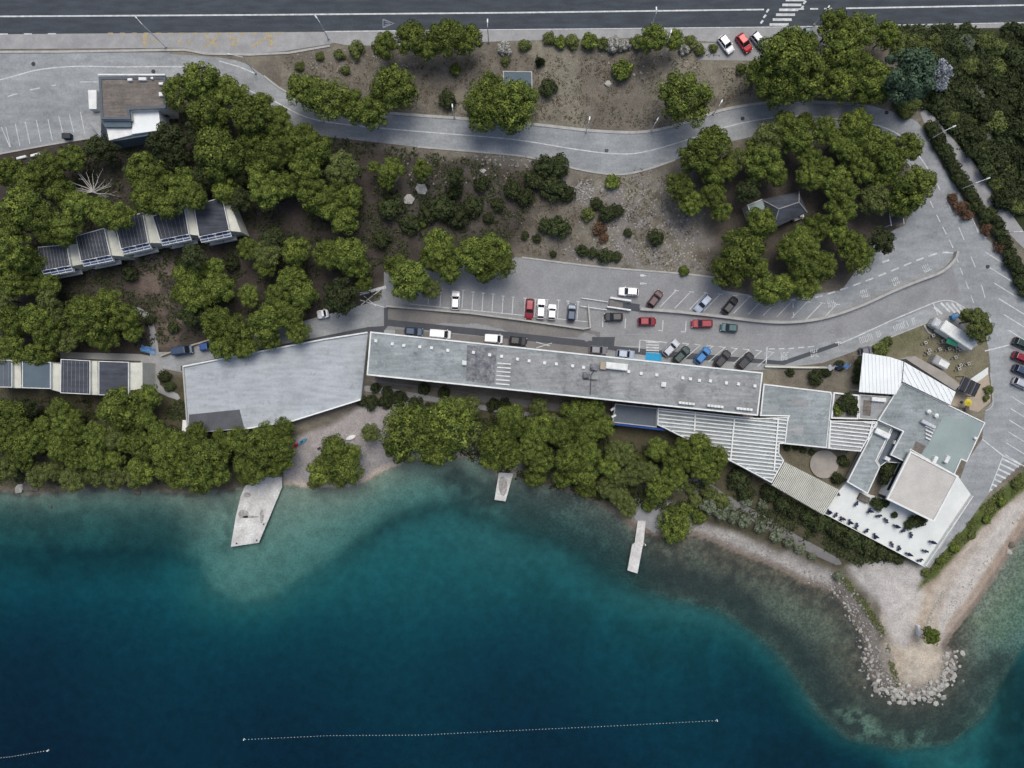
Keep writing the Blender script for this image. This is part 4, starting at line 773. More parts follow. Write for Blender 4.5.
# ---- north west roadside building
nb, _, _ = flat_building('roadside_shop', 'brown roofed roadside shop beside the marked parking bays', 'building', [(99,77),(166,76.5),(166,108.5),(129.5,110),(131,119.5),(101,119.5)], 4.4, M['wall'], M['brown_roof'], M['roof_dark2'], .5, .12, band=(1.8,))
for a, s_ in (((131,80.5),(.9,.5)),((143.5,79.8),(1.5,.6)),((153,79),(.5,.4)),((162,84.5),(.9,.5)),((162.5,95),(1.0,.8))):
    q = on_roof(nb, *a); MB().box((q[0], q[1], q[2] + .25), (*s_, .5), 0, bev=.06).build('roof_vent', M['white'], nb)
a_ = on_roof(nb, 99, 76); b2_ = on_roof(nb, 166, 75.4); MB().box(((a_[0] + b2_[0]) / 2, a_[1] + .1, a_[2] + .2), (b2_[0] - a_[0], .3, .4)).build('signboard', M['white'], nb)
for pts, nm_, mt_, hh in (([(129.5,111),(158.7,111),(160.5,130),(132,134)], 'white_extension', 'white_metal', 3.2), ([(106.5,127.5),(131.5,127.7),(132,134.8),(109,140.4)], 'front_canopy', 'white', 3.0), ([(88,90),(96.5,90),(96.5,109),(89,109)], 'side_canopy', 'white', 3.1), ([(101,120),(131,120),(131,127),(105,127)], 'roof_strip', 'roof_blue', 3.7), ([(132,134.6),(160.5,130.5),(160.8,133.5),(112,141.5)], 'eave', 'roof_blue', 2.6)):
    zt = nb['zt'] - 4.4 + hh; w_ = [(x - nb.location.x, y - nb.location.y) for x, y in polyW(pts, zt)]; MB().prism(w_, -.3, zt - nb.location.z).build(nm_, M[mt_], nb)
mb = MB(); q = polyW([(81,112.5),(98.5,109),(97.5,136)], nb['zt'] - 1.6); mb.prism([(x - nb.location.x, y - nb.location.y) for x, y in q], 2.6, 2.68); mb.build('awning', M['roof_warm'], nb)
# ---- house under the pines
hp = [(762,199),(800,191),(808,212),(774,228)]; lo, hi = base_z(hp); w_ = polyW(hp, lo + 4); c = centre(w_); e = empty('stone_house', (c[0], c[1], lo), 0, 'dark hip roofed house half hidden under the central pines', 'house'); p = [(x - c[0], y - c[1]) for x, y in w_]
MB().prism(inset(p, .4), -.5, 3.6).build('wall', M['drystone'], e); k0 = Vector(p[0]).lerp(Vector(p[3]), .5).lerp(Vector((0, 0)), .45); k1 = Vector(p[1]).lerp(Vector(p[2]), .5).lerp(Vector((0, 0)), .45)
mb = MB(); mb.add([(*p[0], 3.6), (*p[1], 3.6), (*p[2], 3.6), (*p[3], 3.6), (*k0, 5.4), (*k1, 5.4)], [(0, 4, 5, 1)[::-1], (1, 5, 2)[::-1], (2, 5, 4, 3)[::-1], (3, 4, 0)[::-1], (0, 1, 2, 3)[::-1]]); mb.build('roof', M['roof_slate'], e)
mb = MB(); mb.cyl((*k0, 5.45), (*k1, 5.45), .12, n=6)
for q, kk in ((p[0], k0), (p[3], k0), (p[1], k1), (p[2], k1)): mb.cyl((*q, 3.65), (*kk, 5.45), .1, n=6)
mb.build('ridge_tiles', M['roof_warm'], e)
flat_building('garden_shed', 'pale grey flat roofed shed touching the hip roofed house', 'shed', [(747,205),(762,199),(770,215),(752,217)], 2.8, M['drystone'], M['roof_green'], M['white'], .12, .08)
w_, _, _ = flat_building('hillside_shed', 'small grey shed with white rim between two roadside pines', 'shed', [(502.8,71),(532,71.5),(532.6,89),(503.2,89)], 2.8, M['wall'], M['roof_blue'], M['kerb'], .2, .08)
# shelter
q = Wp(898.5, 215.5, 8); g_ = Z(*q); e = empty('picnic_shelter', (q[0], q[1], g_), R(8), 'dark topped shelter with white corner posts under the eastmost pine', 'shelter')
MB().box((0, 0, 2.5), (2.5, 2.7, .12)).build('roof', M['dark_metal'], e)
for sx in (-1.3, 1.3):
    MB().box((sx, 0, 2.6), (.14, 3.6, .14)).build('beam', M['white'], e)
    for sy in (-1.5, 1.5): MB().box((sx, sy, 1.25), (.14, .14, 2.5)).build('post', M['white'], e)
# black yard pergola and yellow parasol
q = Wp(969, 386.5, 4.6); e = empty('black_pergola', (q[0], q[1], 2.0), ca_, 'black slatted pergola at the restaurant yard corner', 'pergola')
MB().box((0, 0, 2.6), (4.0, 2.9, .1)).build('roof', M['dark_metal'], e)
for k in range(9): MB().box((-1.8 + k * .45, 0, 2.72), (.1, 3.0, .12)).build('slat', M['p_black'] if k % 3 else M['p_grey'], e)
for sx in (-1.9, 1.9):
    for sy in (-1.35, 1.35): MB().box((sx, sy, 1.25), (.12, .12, 2.5)).build('post', M['dark_metal'], e)
q = Wp(968.6, 402.5, 4.3); e = empty('yellow_parasol', (q[0], q[1], 2.05), 0, 'round yellow parasol beside the black pergola', 'parasol')
mb = MB(); mb.cyl((0, 0, 2.15), (0, 0, 2.65), .8, .04, n=8); mb.build('canopy', M['yellowcloth'], e); MB().cyl((0, 0, 0), (0, 0, 2.7), .03, n=8).build('pole', M['steel'], e); MB().cyl((0, 0, 0), (0, 0, .12), .3, n=12).build('base', M['dark_metal'], e)
q = Wp(966.5, 408, 2.5); e = empty('parasol_table', (q[0], q[1], 2.05), 0, 'dark table just below the yellow parasol', 'table'); MB().box((0, 0, .74), (.8, 1.1, .05)).build('table_top', M['bark'], e); MB().cyl((0, 0, 0), (0, 0, .72), .06, n=8).build('leg', M['dark_metal'], e)
# ================================================================ piers
def pier(label, pts, z=.75, mat='pier', nm='concrete_pier'):
    w_ = polyW(pts, z); c = centre(w_); e = empty(nm, (c[0], c[1], 0), 0, label, 'pier'); p = [(x - c[0], y - c[1]) for x, y in w_]; MB().prism(p, -2.2, z - .12).build('footing', M['drystone'], e); MB().prism(inset(p, -.06), z - .117, z).build('deck', M[mat], e); return e, p, z
e, p, z = pier('wide white concrete pier running out from the shore pines', [(254,478),(281,470.5),(281.8,487),(268,520),(258.5,542.5),(231,546.5),(236,517),(241,496),(248,480)])
for a, s_ in (((243,514),(2.0,1.5)),((250,517),(2.8,.5)),((247,495),(1.2,1.0)),((262,516),(.7,2.2))):
    q = Wp(*a, z); pts = []; k = 9
    for i in range(k): t = 2 * math.pi * i / k; pts.append((q[0] - e.location.x + math.cos(t) * s_[0] * (.5 + random.random() * .3), q[1] - e.location.y + math.sin(t) * s_[1] * (.5 + random.random() * .3)))
    MB().prism(pts, z + .002, z + .012).build('worn_patch', M['pier_stain'], e)
for a in ((237,543),(257,540),(264,524)):
    q = Wp(*a, z); mb = MB(); mb.cyl((q[0] - e.location.x, q[1] - e.location.y, z), (q[0] - e.location.x, q[1] - e.location.y, z + .35), .12, .16, n=8); mb.build('bollard', M['dark_metal'], e)
e, p, z = pier('short stained concrete pier below the middle of the shore pines', [(499,473),(513,473.5),(505.3,501),(494.8,499.6)])
q = Wp(503, 485, z); pts = [(q[0] - e.location.x + math.cos(t) * .95, q[1] - e.location.y + math.sin(t) * (1.9 if math.sin(t) > 0 else 2.4)) for t in [i * .7 for i in range(9)]]; MB().prism(pts, z + .002, z + .012).build('worn_patch', M['pier_stain'], e)
e, p, z = pier('narrow stepped white pier beside the round beach shrub', [(638,521),(645.5,521),(643,545.5),(642.4,546),(637.3,573.2),(627.8,570.2),(632.3,545),(635,543)])
q = Wp(645, 544.5, z); MB().cyl((q[0] - e.location.x, q[1] - e.location.y, -.2), (q[0] - e.location.x, q[1] - e.location.y, z + .5), .14, n=8).build('bollard', M['white'], e)
# ================================================================ vegetation
def crown_mesh(name, seed, nclump, nleaf, leaf, flat=.8, spread=.68, cr=(.24,.36), mat='pine', base_cut=-.35):
    g = np.random.default_rng(seed); V = []; F_ = []; T = []; k = 0
    # trunk-side lobes first, so that the outline stays uneven
    lob = g.normal(size=(6, 2)); lob /= np.linalg.norm(lob, axis=1)[:, None]; la = .75 + .4 * g.random(6)
    for c in range(nclump):
        while True:
            d = g.normal(size=3); d /= np.linalg.norm(d)
            if d[2] > base_cut: break
        rr = (.25 + .75 * g.random() ** .55) * spread; h2 = d[:2] / (np.linalg.norm(d[:2]) + 1e-6); st_ = 1 + .28 * max(0, (lob @ h2 * (la - .6)).max()) - .08
        cc = d * rr * st_; cc[2] *= flat; R_ = cr[0] + (cr[1] - cr[0]) * g.random(); ct = g.random()
        if d[2] > .2: cc[2] += .10 * g.random()
        n_ = g.normal(size=(nleaf, 3)); n_ /= np.linalg.norm(n_, axis=1)[:, None]; n_[:, 2] = np.where(n_[:, 2] < -.25, -n_[:, 2], n_[:, 2])
        rad = R_ * (.82 + .32 * g.random(nleaf)); pc_ = cc + n_ * rad[:, None] * np.array([1, 1, .85])
        nn = n_ + g.normal(size=(nleaf, 3)) * .38; nn /= np.linalg.norm(nn, axis=1)[:, None]
        t = np.cross(nn, g.normal(size=(nleaf, 3))); t /= np.linalg.norm(t, axis=1)[:, None]; bt = np.cross(nn, t)
        sz = leaf * (.6 + .8 * g.random(nleaf)); a = t * sz[:, None]; b2 = bt * (sz * (.5 + .4 * g.random(nleaf)))[:, None]
        q = np.stack([pc_ - a, pc_ + b2, pc_ + a, pc_ - b2], 1); V.append(q.reshape(-1, 3)); F_.append(np.arange(nleaf * 4).reshape(-1, 4) + k); k += nleaf * 4
        T.append(np.clip(.24 * ct + .30 * g.random(nleaf) + .50 * np.clip(n_[:, 2] * 1.25 - .15, 0, 1) * g.random(nleaf) ** .5, 0, 1))  # random tone, plus top light painted in: upward leaves of each clump are brighter
    V = np.concatenate(V); F_ = np.concatenate(F_); T = np.concatenate(T)
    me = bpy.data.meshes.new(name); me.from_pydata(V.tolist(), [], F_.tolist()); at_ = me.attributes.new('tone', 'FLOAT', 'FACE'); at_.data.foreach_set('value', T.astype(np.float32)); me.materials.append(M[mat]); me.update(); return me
def trunk_mesh(name, seed, limbs=6):
    g = random.Random(seed); mb = MB(); top = (.08 * g.uniform(-1, 1), .08 * g.uniform(-1, 1), .0)
    mb.cyl((0, 0, -1.6), (top[0] / 2, top[1] / 2, -.6), .055, .045, n=7); mb.cyl((top[0] / 2, top[1] / 2, -.6), (*top[:2], .35), .045, .018, n=7)
    for i in range(limbs):
        t = 2 * math.pi * i / limbs + g.random(); z = -.55 + .7 * i / limbs; r_ = .45 + .3 * g.random()
        m = (math.cos(t) * r_ * .5, math.sin(t) * r_ * .5, z + .12); mb.cyl((0, 0, z), m, .022, .015, n=5); mb.cyl(m, (math.cos(t + .2) * r_, math.sin(t + .2) * r_, z + .3), .015, .006, n=5)
    return mb.mesh(name, M['bark'])
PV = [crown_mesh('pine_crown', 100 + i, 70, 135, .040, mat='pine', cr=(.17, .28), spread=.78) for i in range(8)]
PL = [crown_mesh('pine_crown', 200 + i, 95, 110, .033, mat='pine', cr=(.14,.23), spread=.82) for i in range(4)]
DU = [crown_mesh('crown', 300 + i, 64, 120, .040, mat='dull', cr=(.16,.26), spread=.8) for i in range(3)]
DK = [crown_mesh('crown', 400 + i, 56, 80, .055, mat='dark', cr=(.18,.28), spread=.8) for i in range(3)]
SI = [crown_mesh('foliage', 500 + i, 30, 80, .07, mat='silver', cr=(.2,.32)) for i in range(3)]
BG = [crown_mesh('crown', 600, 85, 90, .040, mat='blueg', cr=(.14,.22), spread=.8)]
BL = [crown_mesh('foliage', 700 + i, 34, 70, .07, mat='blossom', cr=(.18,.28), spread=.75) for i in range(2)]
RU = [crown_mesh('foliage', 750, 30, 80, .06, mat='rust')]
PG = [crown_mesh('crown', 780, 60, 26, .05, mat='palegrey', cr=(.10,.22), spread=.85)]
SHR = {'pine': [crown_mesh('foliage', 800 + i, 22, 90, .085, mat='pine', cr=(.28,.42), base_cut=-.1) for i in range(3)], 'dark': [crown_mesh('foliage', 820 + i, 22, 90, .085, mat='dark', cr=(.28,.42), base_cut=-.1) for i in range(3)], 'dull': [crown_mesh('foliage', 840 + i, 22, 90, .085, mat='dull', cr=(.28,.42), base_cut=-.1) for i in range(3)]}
TR = [trunk_mesh('pine_trunk', 900 + i) for i in range(4)]
stem_me = trunk_mesh('stem', 950, 4)
LM = [('bare dead tree', 88, 188), ('brown roofed roadside shop', 133, 98), ('white shop extension', 140, 128), ('upper terraced row east end', 215, 215), ('upper terraced row middle', 132, 235), ('upper terraced row west end', 55, 262), ('lower terraced row east end', 118, 376), ('lower terraced row west end', 8, 374),
  ('light blue tarpaulin', 146, 349), ('bright blue van', 207, 346), ('white pickup by the deck', 323, 314), ('concrete deck north edge', 270, 350), ('deck dark corner patch', 214, 420), ('wide white pier', 258, 510), ('short stained pier', 503, 487), ('narrow stepped pier', 635, 548), ('hotel wing west end', 368, 353), ('large roof patch', 480, 365),
  ('blue fascia roof', 635, 415), ('striped roof tip', 771, 478), ('hip roofed house', 783, 208), ('picnic shelter', 898, 216), ('white trailer', 957, 334), ('hillside shed', 517, 80), ('red car by the highway', 744, 43), ('zebra crossing', 782, 12), ('bus bay lamp', 165, 47), ('west roadside bays', 45, 130), ('first road bend', 270, 95),
  ('give-way triangle', 388, 23), ('white round rock pile', 409, 199), ('lone white car in the bays', 455, 300), ('dark red car in the bays', 530, 309), ('second road bend', 620, 152), ('black hatchback diagonal', 730, 305), ('taxi bay dashes', 840, 290), ('footpath top', 922, 113), ('wall tip', 955, 253), ('grove footpath', 155, 330), ('beach dinghy', 351, 437), ('white dining terrace', 900, 535),
  ('left photo edge', 0, 300), ('shore rock on the left', 20, 487), ('slatted pergola', 805, 487), ('tip of the headland', 915, 690), ('planter court', 845, 406), ('pale stony slope', 640, 220), ('upper lot wall', 600, 268), ('hillside white rock', 962, 60), ('footpath middle', 962, 165), ('top right corner', 1022, 34), ('right edge scrub', 1022, 130), ('footpath end', 1018, 228), ('bleached tree', 942, 76), ('verge lamp', 930, 140), ('small hillside clearing', 985, 110), ('terrace parapet', 868, 540), ('beach track junction', 918, 590), ('southmost terraced house wall', 140, 385), ('lane east bend', 850, 350)]
PLANTS = []        # (object, kind word, tone word, px, py, r)
def plant(px, py, r, kind='pine', hgt=None, base=0.0):
    rw_ = r * S * .94; g = random.Random(int(px * 131 + py * 17 + r))
    treeish = kind in ('pine', 'bigpine', 'dulltree', 'darktree', 'bluegreen', 'palegrey'); hc_ = (hgt if hgt is not None else (2.6 + rw_ * .85 if treeish else rw_ * .30)) + base
    if treeish and px < 235 and 192 < py < 262: hc_ += 3.2
    x, y, z = P(px, py, hc_); zg = Z(x, y)
    if zg < 0.25: zg = .25
    zg += base
    nm_ = {'pine': 'pine_tree', 'bigpine': 'pine_tree', 'dulltree': 'shore_tree', 'darktree': 'dark_tree', 'bluegreen': 'broadleaf_tree', 'palegrey': 'bleached_tree'}.get(kind, 'shrub')
    pool = {'pine': PV, 'bigpine': PL, 'dulltree': DU, 'darktree': DK, 'bluegreen': BG, 'palegrey': PG, 'shrub': SHR['pine'], 'darkshrub': SHR['dark'], 'dullshrub': SHR['dull'], 'silver': SI, 'blossom': BL, 'rust': RU, 'cypress': SHR['dark']}[kind]
    if kind == 'pine' and g.random() < .3: pool = PL
    e = empty(nm_, (x, y, zg), g.uniform(0, 6.28)); hz_ = max(z, zg + .2) - zg
    s_ = rw_ * (1.20 if treeish else 1.08); e.scale = (1, 1, 1)
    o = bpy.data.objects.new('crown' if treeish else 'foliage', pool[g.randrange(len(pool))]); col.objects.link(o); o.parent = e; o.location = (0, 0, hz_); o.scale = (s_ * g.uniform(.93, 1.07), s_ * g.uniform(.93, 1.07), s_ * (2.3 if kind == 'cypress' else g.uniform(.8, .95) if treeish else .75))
    t = bpy.data.objects.new('trunk' if treeish else 'stem', TR[g.randrange(4)] if treeish else stem_me); col.objects.link(t); t.parent = e; t.location = (0, 0, hz_); sx = max(s_, .6); t.scale = (sx, sx, (hz_ + .3) / 1.6 if treeish else max(.2, hz_ / 1.4))
    PLANTS.append([e, kind, px, py, r]); return e
PINES = '''98 149 12d 109 153 10d 74 158 13 49 170 16 30 180 15 62 192 14 80 206 14 23 207 18 8 225 18 40 218 15 48 233 12 68 226 14 103 212 13 121 217 13 66 238 10 14 248 18 30 262 15 145 173 18 148 198 16 170 205 14
164 183 14 186 184 16 196 198 12 168 140 16d 176 157 13d 10 172 14 158 160 10d
201 83 18 180 93 15 209 113 18 224 91 14 238 95 12 254 117 20 263 104 11 219 153 22 215 130 13 281 128 13 281 115 9 254 146 15 277 152 17 298 144 15 316 148 14 306 169 16 261 167 14 269 189 18 287 185 12 226 189 13 314 195 17 336 197 15 351 197 12 342 167 15u 304 132 9 240 175 10d 240 200 12d 198 130 12d 205 178 12d
306 91 17 331 102 20 354 107 15 374 112 15 395 89 20 385 46 12 412 40 15 430 48 11 448 38 17 468 41 13 482 103 18 515 105 22b 498 98 14 482 118 15 513 119 15 490 86 12
780 60 24 800 72 24 780 85 20 790 46 16 760 75 15 803 50 14 833 28 16 858 33 17 840 51 18 855 68 16 873 79 17 838 86 16 876 94 12 886 36 12 822 70 13d 862 95 10 685 99 24b 652 40 14 674 41 9
712 144 18 697 158 18 724 169 12 713 177 11 679 187 13 691 204 12 713 197 13 721 212 10 735 160 11u 763 165 18 754 151 11 776 176 11 768 138 15u 791 135 16 785 122 10 805 122 9 807 158 12 808 177 13 748 190 12d 760 222 15
823 131 13 850 126 13 860 122 11 795 141 14 837 141 12 850 151 14 868 143 15 882 145 12 860 170 13 889 161 16 905 149 15 883 176 12 835 182 14 825 167 9 842 194 14 839 210 14 913 188 20 901 204 14 874 200 14u 881 241 13d 815 227 14 803 239 14 850 247 15 837 233 11
740 252 21 728 271 17 754 268 14 768 290 17 784 287 13 805 266 18 805 285 14 822 266 14 800 247 16 786 250 11 858 258 15
331 205 16 344 220 14 349 254 17 329 256 15 296 251 14 357 266 13 268 254 14u 293 279 15 303 294 14 268 322 17 288 317 14 280 297 14 270 338 12 298 332 12 341 297 17d 364 284 8
410 281 19 397 266 12 430 289 10u 438 246 16 433 259 13 473 256 17 491 251 18 499 264 15 484 273 10 450 269 12 374 167 6 391 170 11 387 181 9 422 170 10 456 176 9d
193 257 12d 189 276 14 197 294 16 219 288 15 213 270 12 181 294 10 191 315 12d 217 323 17 238 331 15 224 347 13 246 347 11 273 239 11d 265 267 11 250 296 11 248 249 11
96 318 22b 82 310 14 109 304 15 105 336 15 127 318 14 133 332 10 86 328 14 12 322 16 39 318 16 51 332 16 58 318 12u 51 302 13u 39 355 15 14 349 16 66 341 12u 8 265 12 51 283 11 12 279 16 33 285 11 5 300 12u
10 415 16 21 428 14 8 438 14 31 442 14 42 442 10 23 456 14 6 469 12u 29 407 9d 61 411 12 64 424 12 43 424 8 76 417 9 76 432 12 61 448 13 78 456 14 51 438 8 121 407 19 109 411 12 137 403 14 150 397 12 145 417 12 125 421 12
98 436 13 96 458 14 115 438 12u 115 460 11 127 442 10 145 444 15 143 469 14 160 434 12 168 454 15 170 469 13 176 442 11 186 450 12 98 474 13u 117 477 12u 74 479 13u 39 475 12u 55 470 10u 135 478 10u
198 432 10 219 434 6 192 448 14 211 456 18 198 472 18 217 472 14 203 485 11u 221 446 8 178 478 11 239 442 13 266 434 12 285 427 10 264 448 17b 282 448 13 254 470 13 244 464 11 274 468 11 246 477 8 285 460 9
409 431 26b 452 423 26b 370 433 9u 399 448 15 438 448 18 471 409 12u 512 423 14 496 442 16 493 460 12 512 418 13 506 431 11 487 445 11 509 447 11 512 457 12 540 409 11u 539 429 15 557 431 14 532 445 13 539 459 15 536 476 12 576 412 14 592 409 12 587 432 13 603 426 12 570 457 16 586 452 13 582 473 15 564 477 12 586 488 10 609 465 12 607 487 11u 620 496 11u 570 426 11 615 451 10u 621 477 11u
657 449 11 676 459 14 672 478 14 698 445 13 715 457 13 700 466 15 684 447 9 659 488 13 709 474 10 623 453 12u 635 472 13u 649 472 10u 627 507 11u 336 448 13 332 462 14 321 473 13 348 468 15 340 479 9u 315 481 8u 352 454 10
975 321 13u 979 332 11u 985 328 8u 967 316 7u 931 635 9'''.split()
def rdplants(tok, default):
    it = iter(tok)
    for a in it:
        b_ = next(it); c_ = next(it); k = default
        if c_[-1].isalpha(): k = {'d': 'darktree', 'u': 'dulltree', 'b': 'bigpine'}[c_[-1]] ; c_ = c_[:-1]
        plant(float(a), float(b_), float(c_), k)
rdplants(PINES, 'pine')
plant(906, 76, 26, 'bluegreen'); plant(942, 72, 11, 'palegrey'); plant(940, 84, 7, 'palegrey')
plant(674, 525, 17, 'bigpine', 1.6)
for a in '''456 70 7 447 100 10 652 502 8 649 503 8 686 509 8 698 517 9 540 500 0 671 268 6 570 242 0 422 223 6 400 60 0'''.split(' '): pass
for t in [(456,70,7),(622,70,12),(686,509,8),(698,517,9),(684,271,6),(422,223,6),(649,504,8),(612,182,8),(560,43,7),(590,42,10)]: plant(*t, 'shrub')
for t in [(447,100,10),(548,89,10),(544,165,12),(558,166,12),(391,209,15),(444,209,15),(457,215,13),(482,184,9),(472,207,12),(488,219,6),(513,190,11),(525,197,10),(382,240,11),(430,212,12),(410,225,11),(455,190,10),(498,205,8),(525,236,5),(559,228,14),(545,226,9),(552,190,14),(535,180,11),(568,195,9),(537,238,5),(606,214,10),(616,211,9),(596,204,7),(655,238,10),(582,250,7),(592,253,6),(606,256,9),(617,257,6),(553,254,4),(628,233,5),(130,273,9),(150,320,6),(174,328,7),(120,262,6),(180,262,6),(232,262,9),(244,243,8),
  (737,478,13),(746,492,10),(768,492,11),(782,505,11),(795,509,11),(808,516,11),(820,522,12),(836,530,12),(850,538,12),(864,545,11),(878,552,9),(889,556,8),(898,559,6),(843,461,7),(837,478,7),(795,447,4),(787,448,4),(803,450,4),(812,452,4),(860,362,6),(858,370,6),(857,380,6),(840,366,6),(815,378,9),(826,372,6),(790,372,5),(165,376,7),(170,386,6),(146,388,6),(375,388,6),(388,392,6),(400,399,9),(385,402,8),(372,403,9),(362,401,7),(415,405,9),(430,408,8),(493,405,8),(505,404,7),(425,388,7),(445,392,7)]: plant(*t, 'darkshrub')
for t in [(357,51,9),(525,46,7),(549,38,7),(572,43,8),(602,44,7),(637,43,8),(690,44,8),(713,48,5),(700,50,6),(740,70,6),(505,62,5),(880,348,9),(887,342,6),(720,500,9),(709,492,9),(696,500,8),(640,460,9),(650,480,8),(690,488,7),(588,215,8),(963,388,5),(988,390,5),(986,398,4),(340,55,6),(320,56,5),(345,70,5),(300,66,5)]: plant(*t, 'dullshrub')
for t in [(709,505,10),(721,513,9),(733,517,8),(744,521,8),(760,527,8),(776,535,8),(789,542,7),(746,501,7),(762,504,7),(728,505,7),(800,549,6),(838,576,6),(812,556,5)]: plant(*t, 'silver')
for t in [(505,49,8),(615,46,10),(626,46,7),(684,48,7)]: plant(*t, 'blossom')
for t in [(599,229,8),(603,238,6),(960,207,8),(967,215,8),(952,199,6),(987,228,8),(1000,246,8)]: plant(*t, 'rust')
plant(540, 63, 5, 'cypress')
for t in [(843,404,8),(852,410,7),(848,399,7),(838,409,7),(852,402,6)]: plant(*t, 'darkshrub' if t[0] != 838 else 'shrub', None, 4.1)
for t in [(888,470,8),(884,479,6),(895,467,4),(877,504,8),(885,503,5),(894,515,4),(914,521,8),(921,520,7),(908,525,6)]: plant(*t, 'darkshrub', None, 1.2)
# verge hedge between the east road and the footpath, hillside bushes
g0 = random.Random(5)
for t in range(16):
    u = t / 15; plant(930 + 52 * u + g0.uniform(-1, 1), 128 + 88 * u, 7 + g0.random() * 2, 'darkshrub')
for t in range(9): plant(990 + t * 4.5, 214 + t * 9.5, 7 + g0.random() * 3, 'darkshrub')
for t in range(0, 13, 2):
    u = t / 12; plant(926 + 90 * u + g0.uniform(-1.5, 1.5), 572 - 90 * u + 8 * math.sin(u * 3), 4.5 + g0.random() * 2, 'shrub' if t % 3 else 'dullshrub')
hp_ = [(925,45),(1024,30),(1024,225),(1000,200),(975,160),(950,125),(930,105)]; ha = np.array(hp_, float); cnt = 0
while cnt < 80:
    x_, y_ = g0.uniform(925, 1035), g0.uniform(32, 240)
    if inpoly(np.array([min(x_, 1023)]), np.array([y_]), ha)[0] and math.hypot(x_ - 942, y_ - 74) > 13: plant(x_, y_, g0.uniform(5, 13), g0.choice(['dullshrub', 'darkshrub', 'darkshrub', 'darkshrub', 'silver' if g0.random() < .25 else 'darkshrub'])); cnt += 1
for x_, y_ in [(895,36),(903,42),(912,40),(922,44),(935,40),(898,50),(915,55),(928,58),(905,108),(915,104),(905,114),(900,104)]: plant(x_, y_, 8, 'dullshrub')
# labels: rank from a landmark in one direction, so that each names one plant only
TONE = {'pine': 'green', 'bigpine': 'large bright green', 'dulltree': 'dull olive', 'darktree': 'dark shaded', 'bluegreen': 'large blue green', 'palegrey': 'pale bleached', 'shrub': 'bright green', 'darkshrub': 'dark green', 'dullshrub': 'dull olive', 'silver': 'silvery green', 'blossom': 'white blossoming', 'rust': 'rusty brown', 'cypress': 'slim upright dark'}
NOUN = {'pine': 'pine', 'bigpine': 'pine', 'dulltree': 'tree', 'darktree': 'tree', 'bluegreen': 'tree', 'palegrey': 'tree'}
DIRS = ['right of', 'above right of', 'above', 'above left of', 'left of', 'below left of', 'below', 'below right of']; ORD = ['nearest', 'second nearest', 'third nearest', 'fourth nearest', 'fifth nearest', 'sixth nearest', 'seventh nearest', 'eighth nearest', 'ninth nearest', 'tenth nearest', 'eleventh nearest', 'twelfth nearest'] + ['%dth nearest' % k for k in range(13, 60)]
table = {}
for i, (e, k, a, b_, r_) in enumerate(PLANTS):
    for ln, lx, ly in LM:
        d = math.hypot(a - lx, b_ - ly); sec = int(((math.degrees(math.atan2(ly - b_, a - lx)) + 382.5) % 360) // 45); table.setdefault((ln, sec, TONE[k], NOUN.get(k, 'shrub')), []).append((d, i))
cand = {}
for key, v_ in table.items():
    v_.sort()
    for rk, (d, i) in enumerate(v_): cand.setdefault(i, []).append((d * (1 + .35 * rk), rk, key))
GR = {'pine': 'pines around the hotel grounds', 'bigpine': 'pines around the hotel grounds', 'dulltree': 'olive toned trees', 'darktree': 'shaded trees'}
for i, (e, k, a, b_, r_) in enumerate(PLANTS):
    d, rk, (ln, sec, tn, no) = min(cand[i]); tag(e, f'{tn} {no}, {ORD[rk]} such {no} {DIRS[sec]} {ln}', 'tree' if no != 'shrub' else 'shrub', GR.get(k, 'shrubs on the slopes and borders' if no == 'shrub' else None))
# bare dead tree
q = P(91, 191, 5); e = empty('dead_tree', (q[0], q[1], Z(q[0], q[1])), 0, 'bare bleached dead tree with fanned white branches among the pines', 'tree'); mb = MB(); mb.cyl((0, 0, 0), (0, 0, 4.5), .22, .12, n=8); mb.build('trunk', M['deadwood'], e); g0 = random.Random(3)
for i in range(15):
    t = R(-20 + i * 15.5) + g0.uniform(-.1, .1); L_ = g0.uniform(2.4, 5.6) * (1.1 if 0 < i < 13 else .8); mb = MB(); p0 = Vector((0, 0, 4.0 + g0.random() * .6)); d = Vector((math.cos(t), math.sin(t), .12)); p = p0; r_ = .10
    for s_ in range(4):
        pn = p + (d + Vector((g0.uniform(-.18, .18), g0.uniform(-.18, .18), g0.uniform(-.05, .12)))) * L_ / 4; mb.cyl(p, pn, r_, r_ * .75, n=5); r_ *= .75
        if s_: tw_ = pn + (d + Vector((g0.uniform(-1, 1), g0.uniform(-1, 1), .1))) * L_ * .16; mb.cyl(pn, tw_, r_ * .6, r_ * .3, n=4)
        p = pn
    mb.build('branch', M['deadwood'], e)
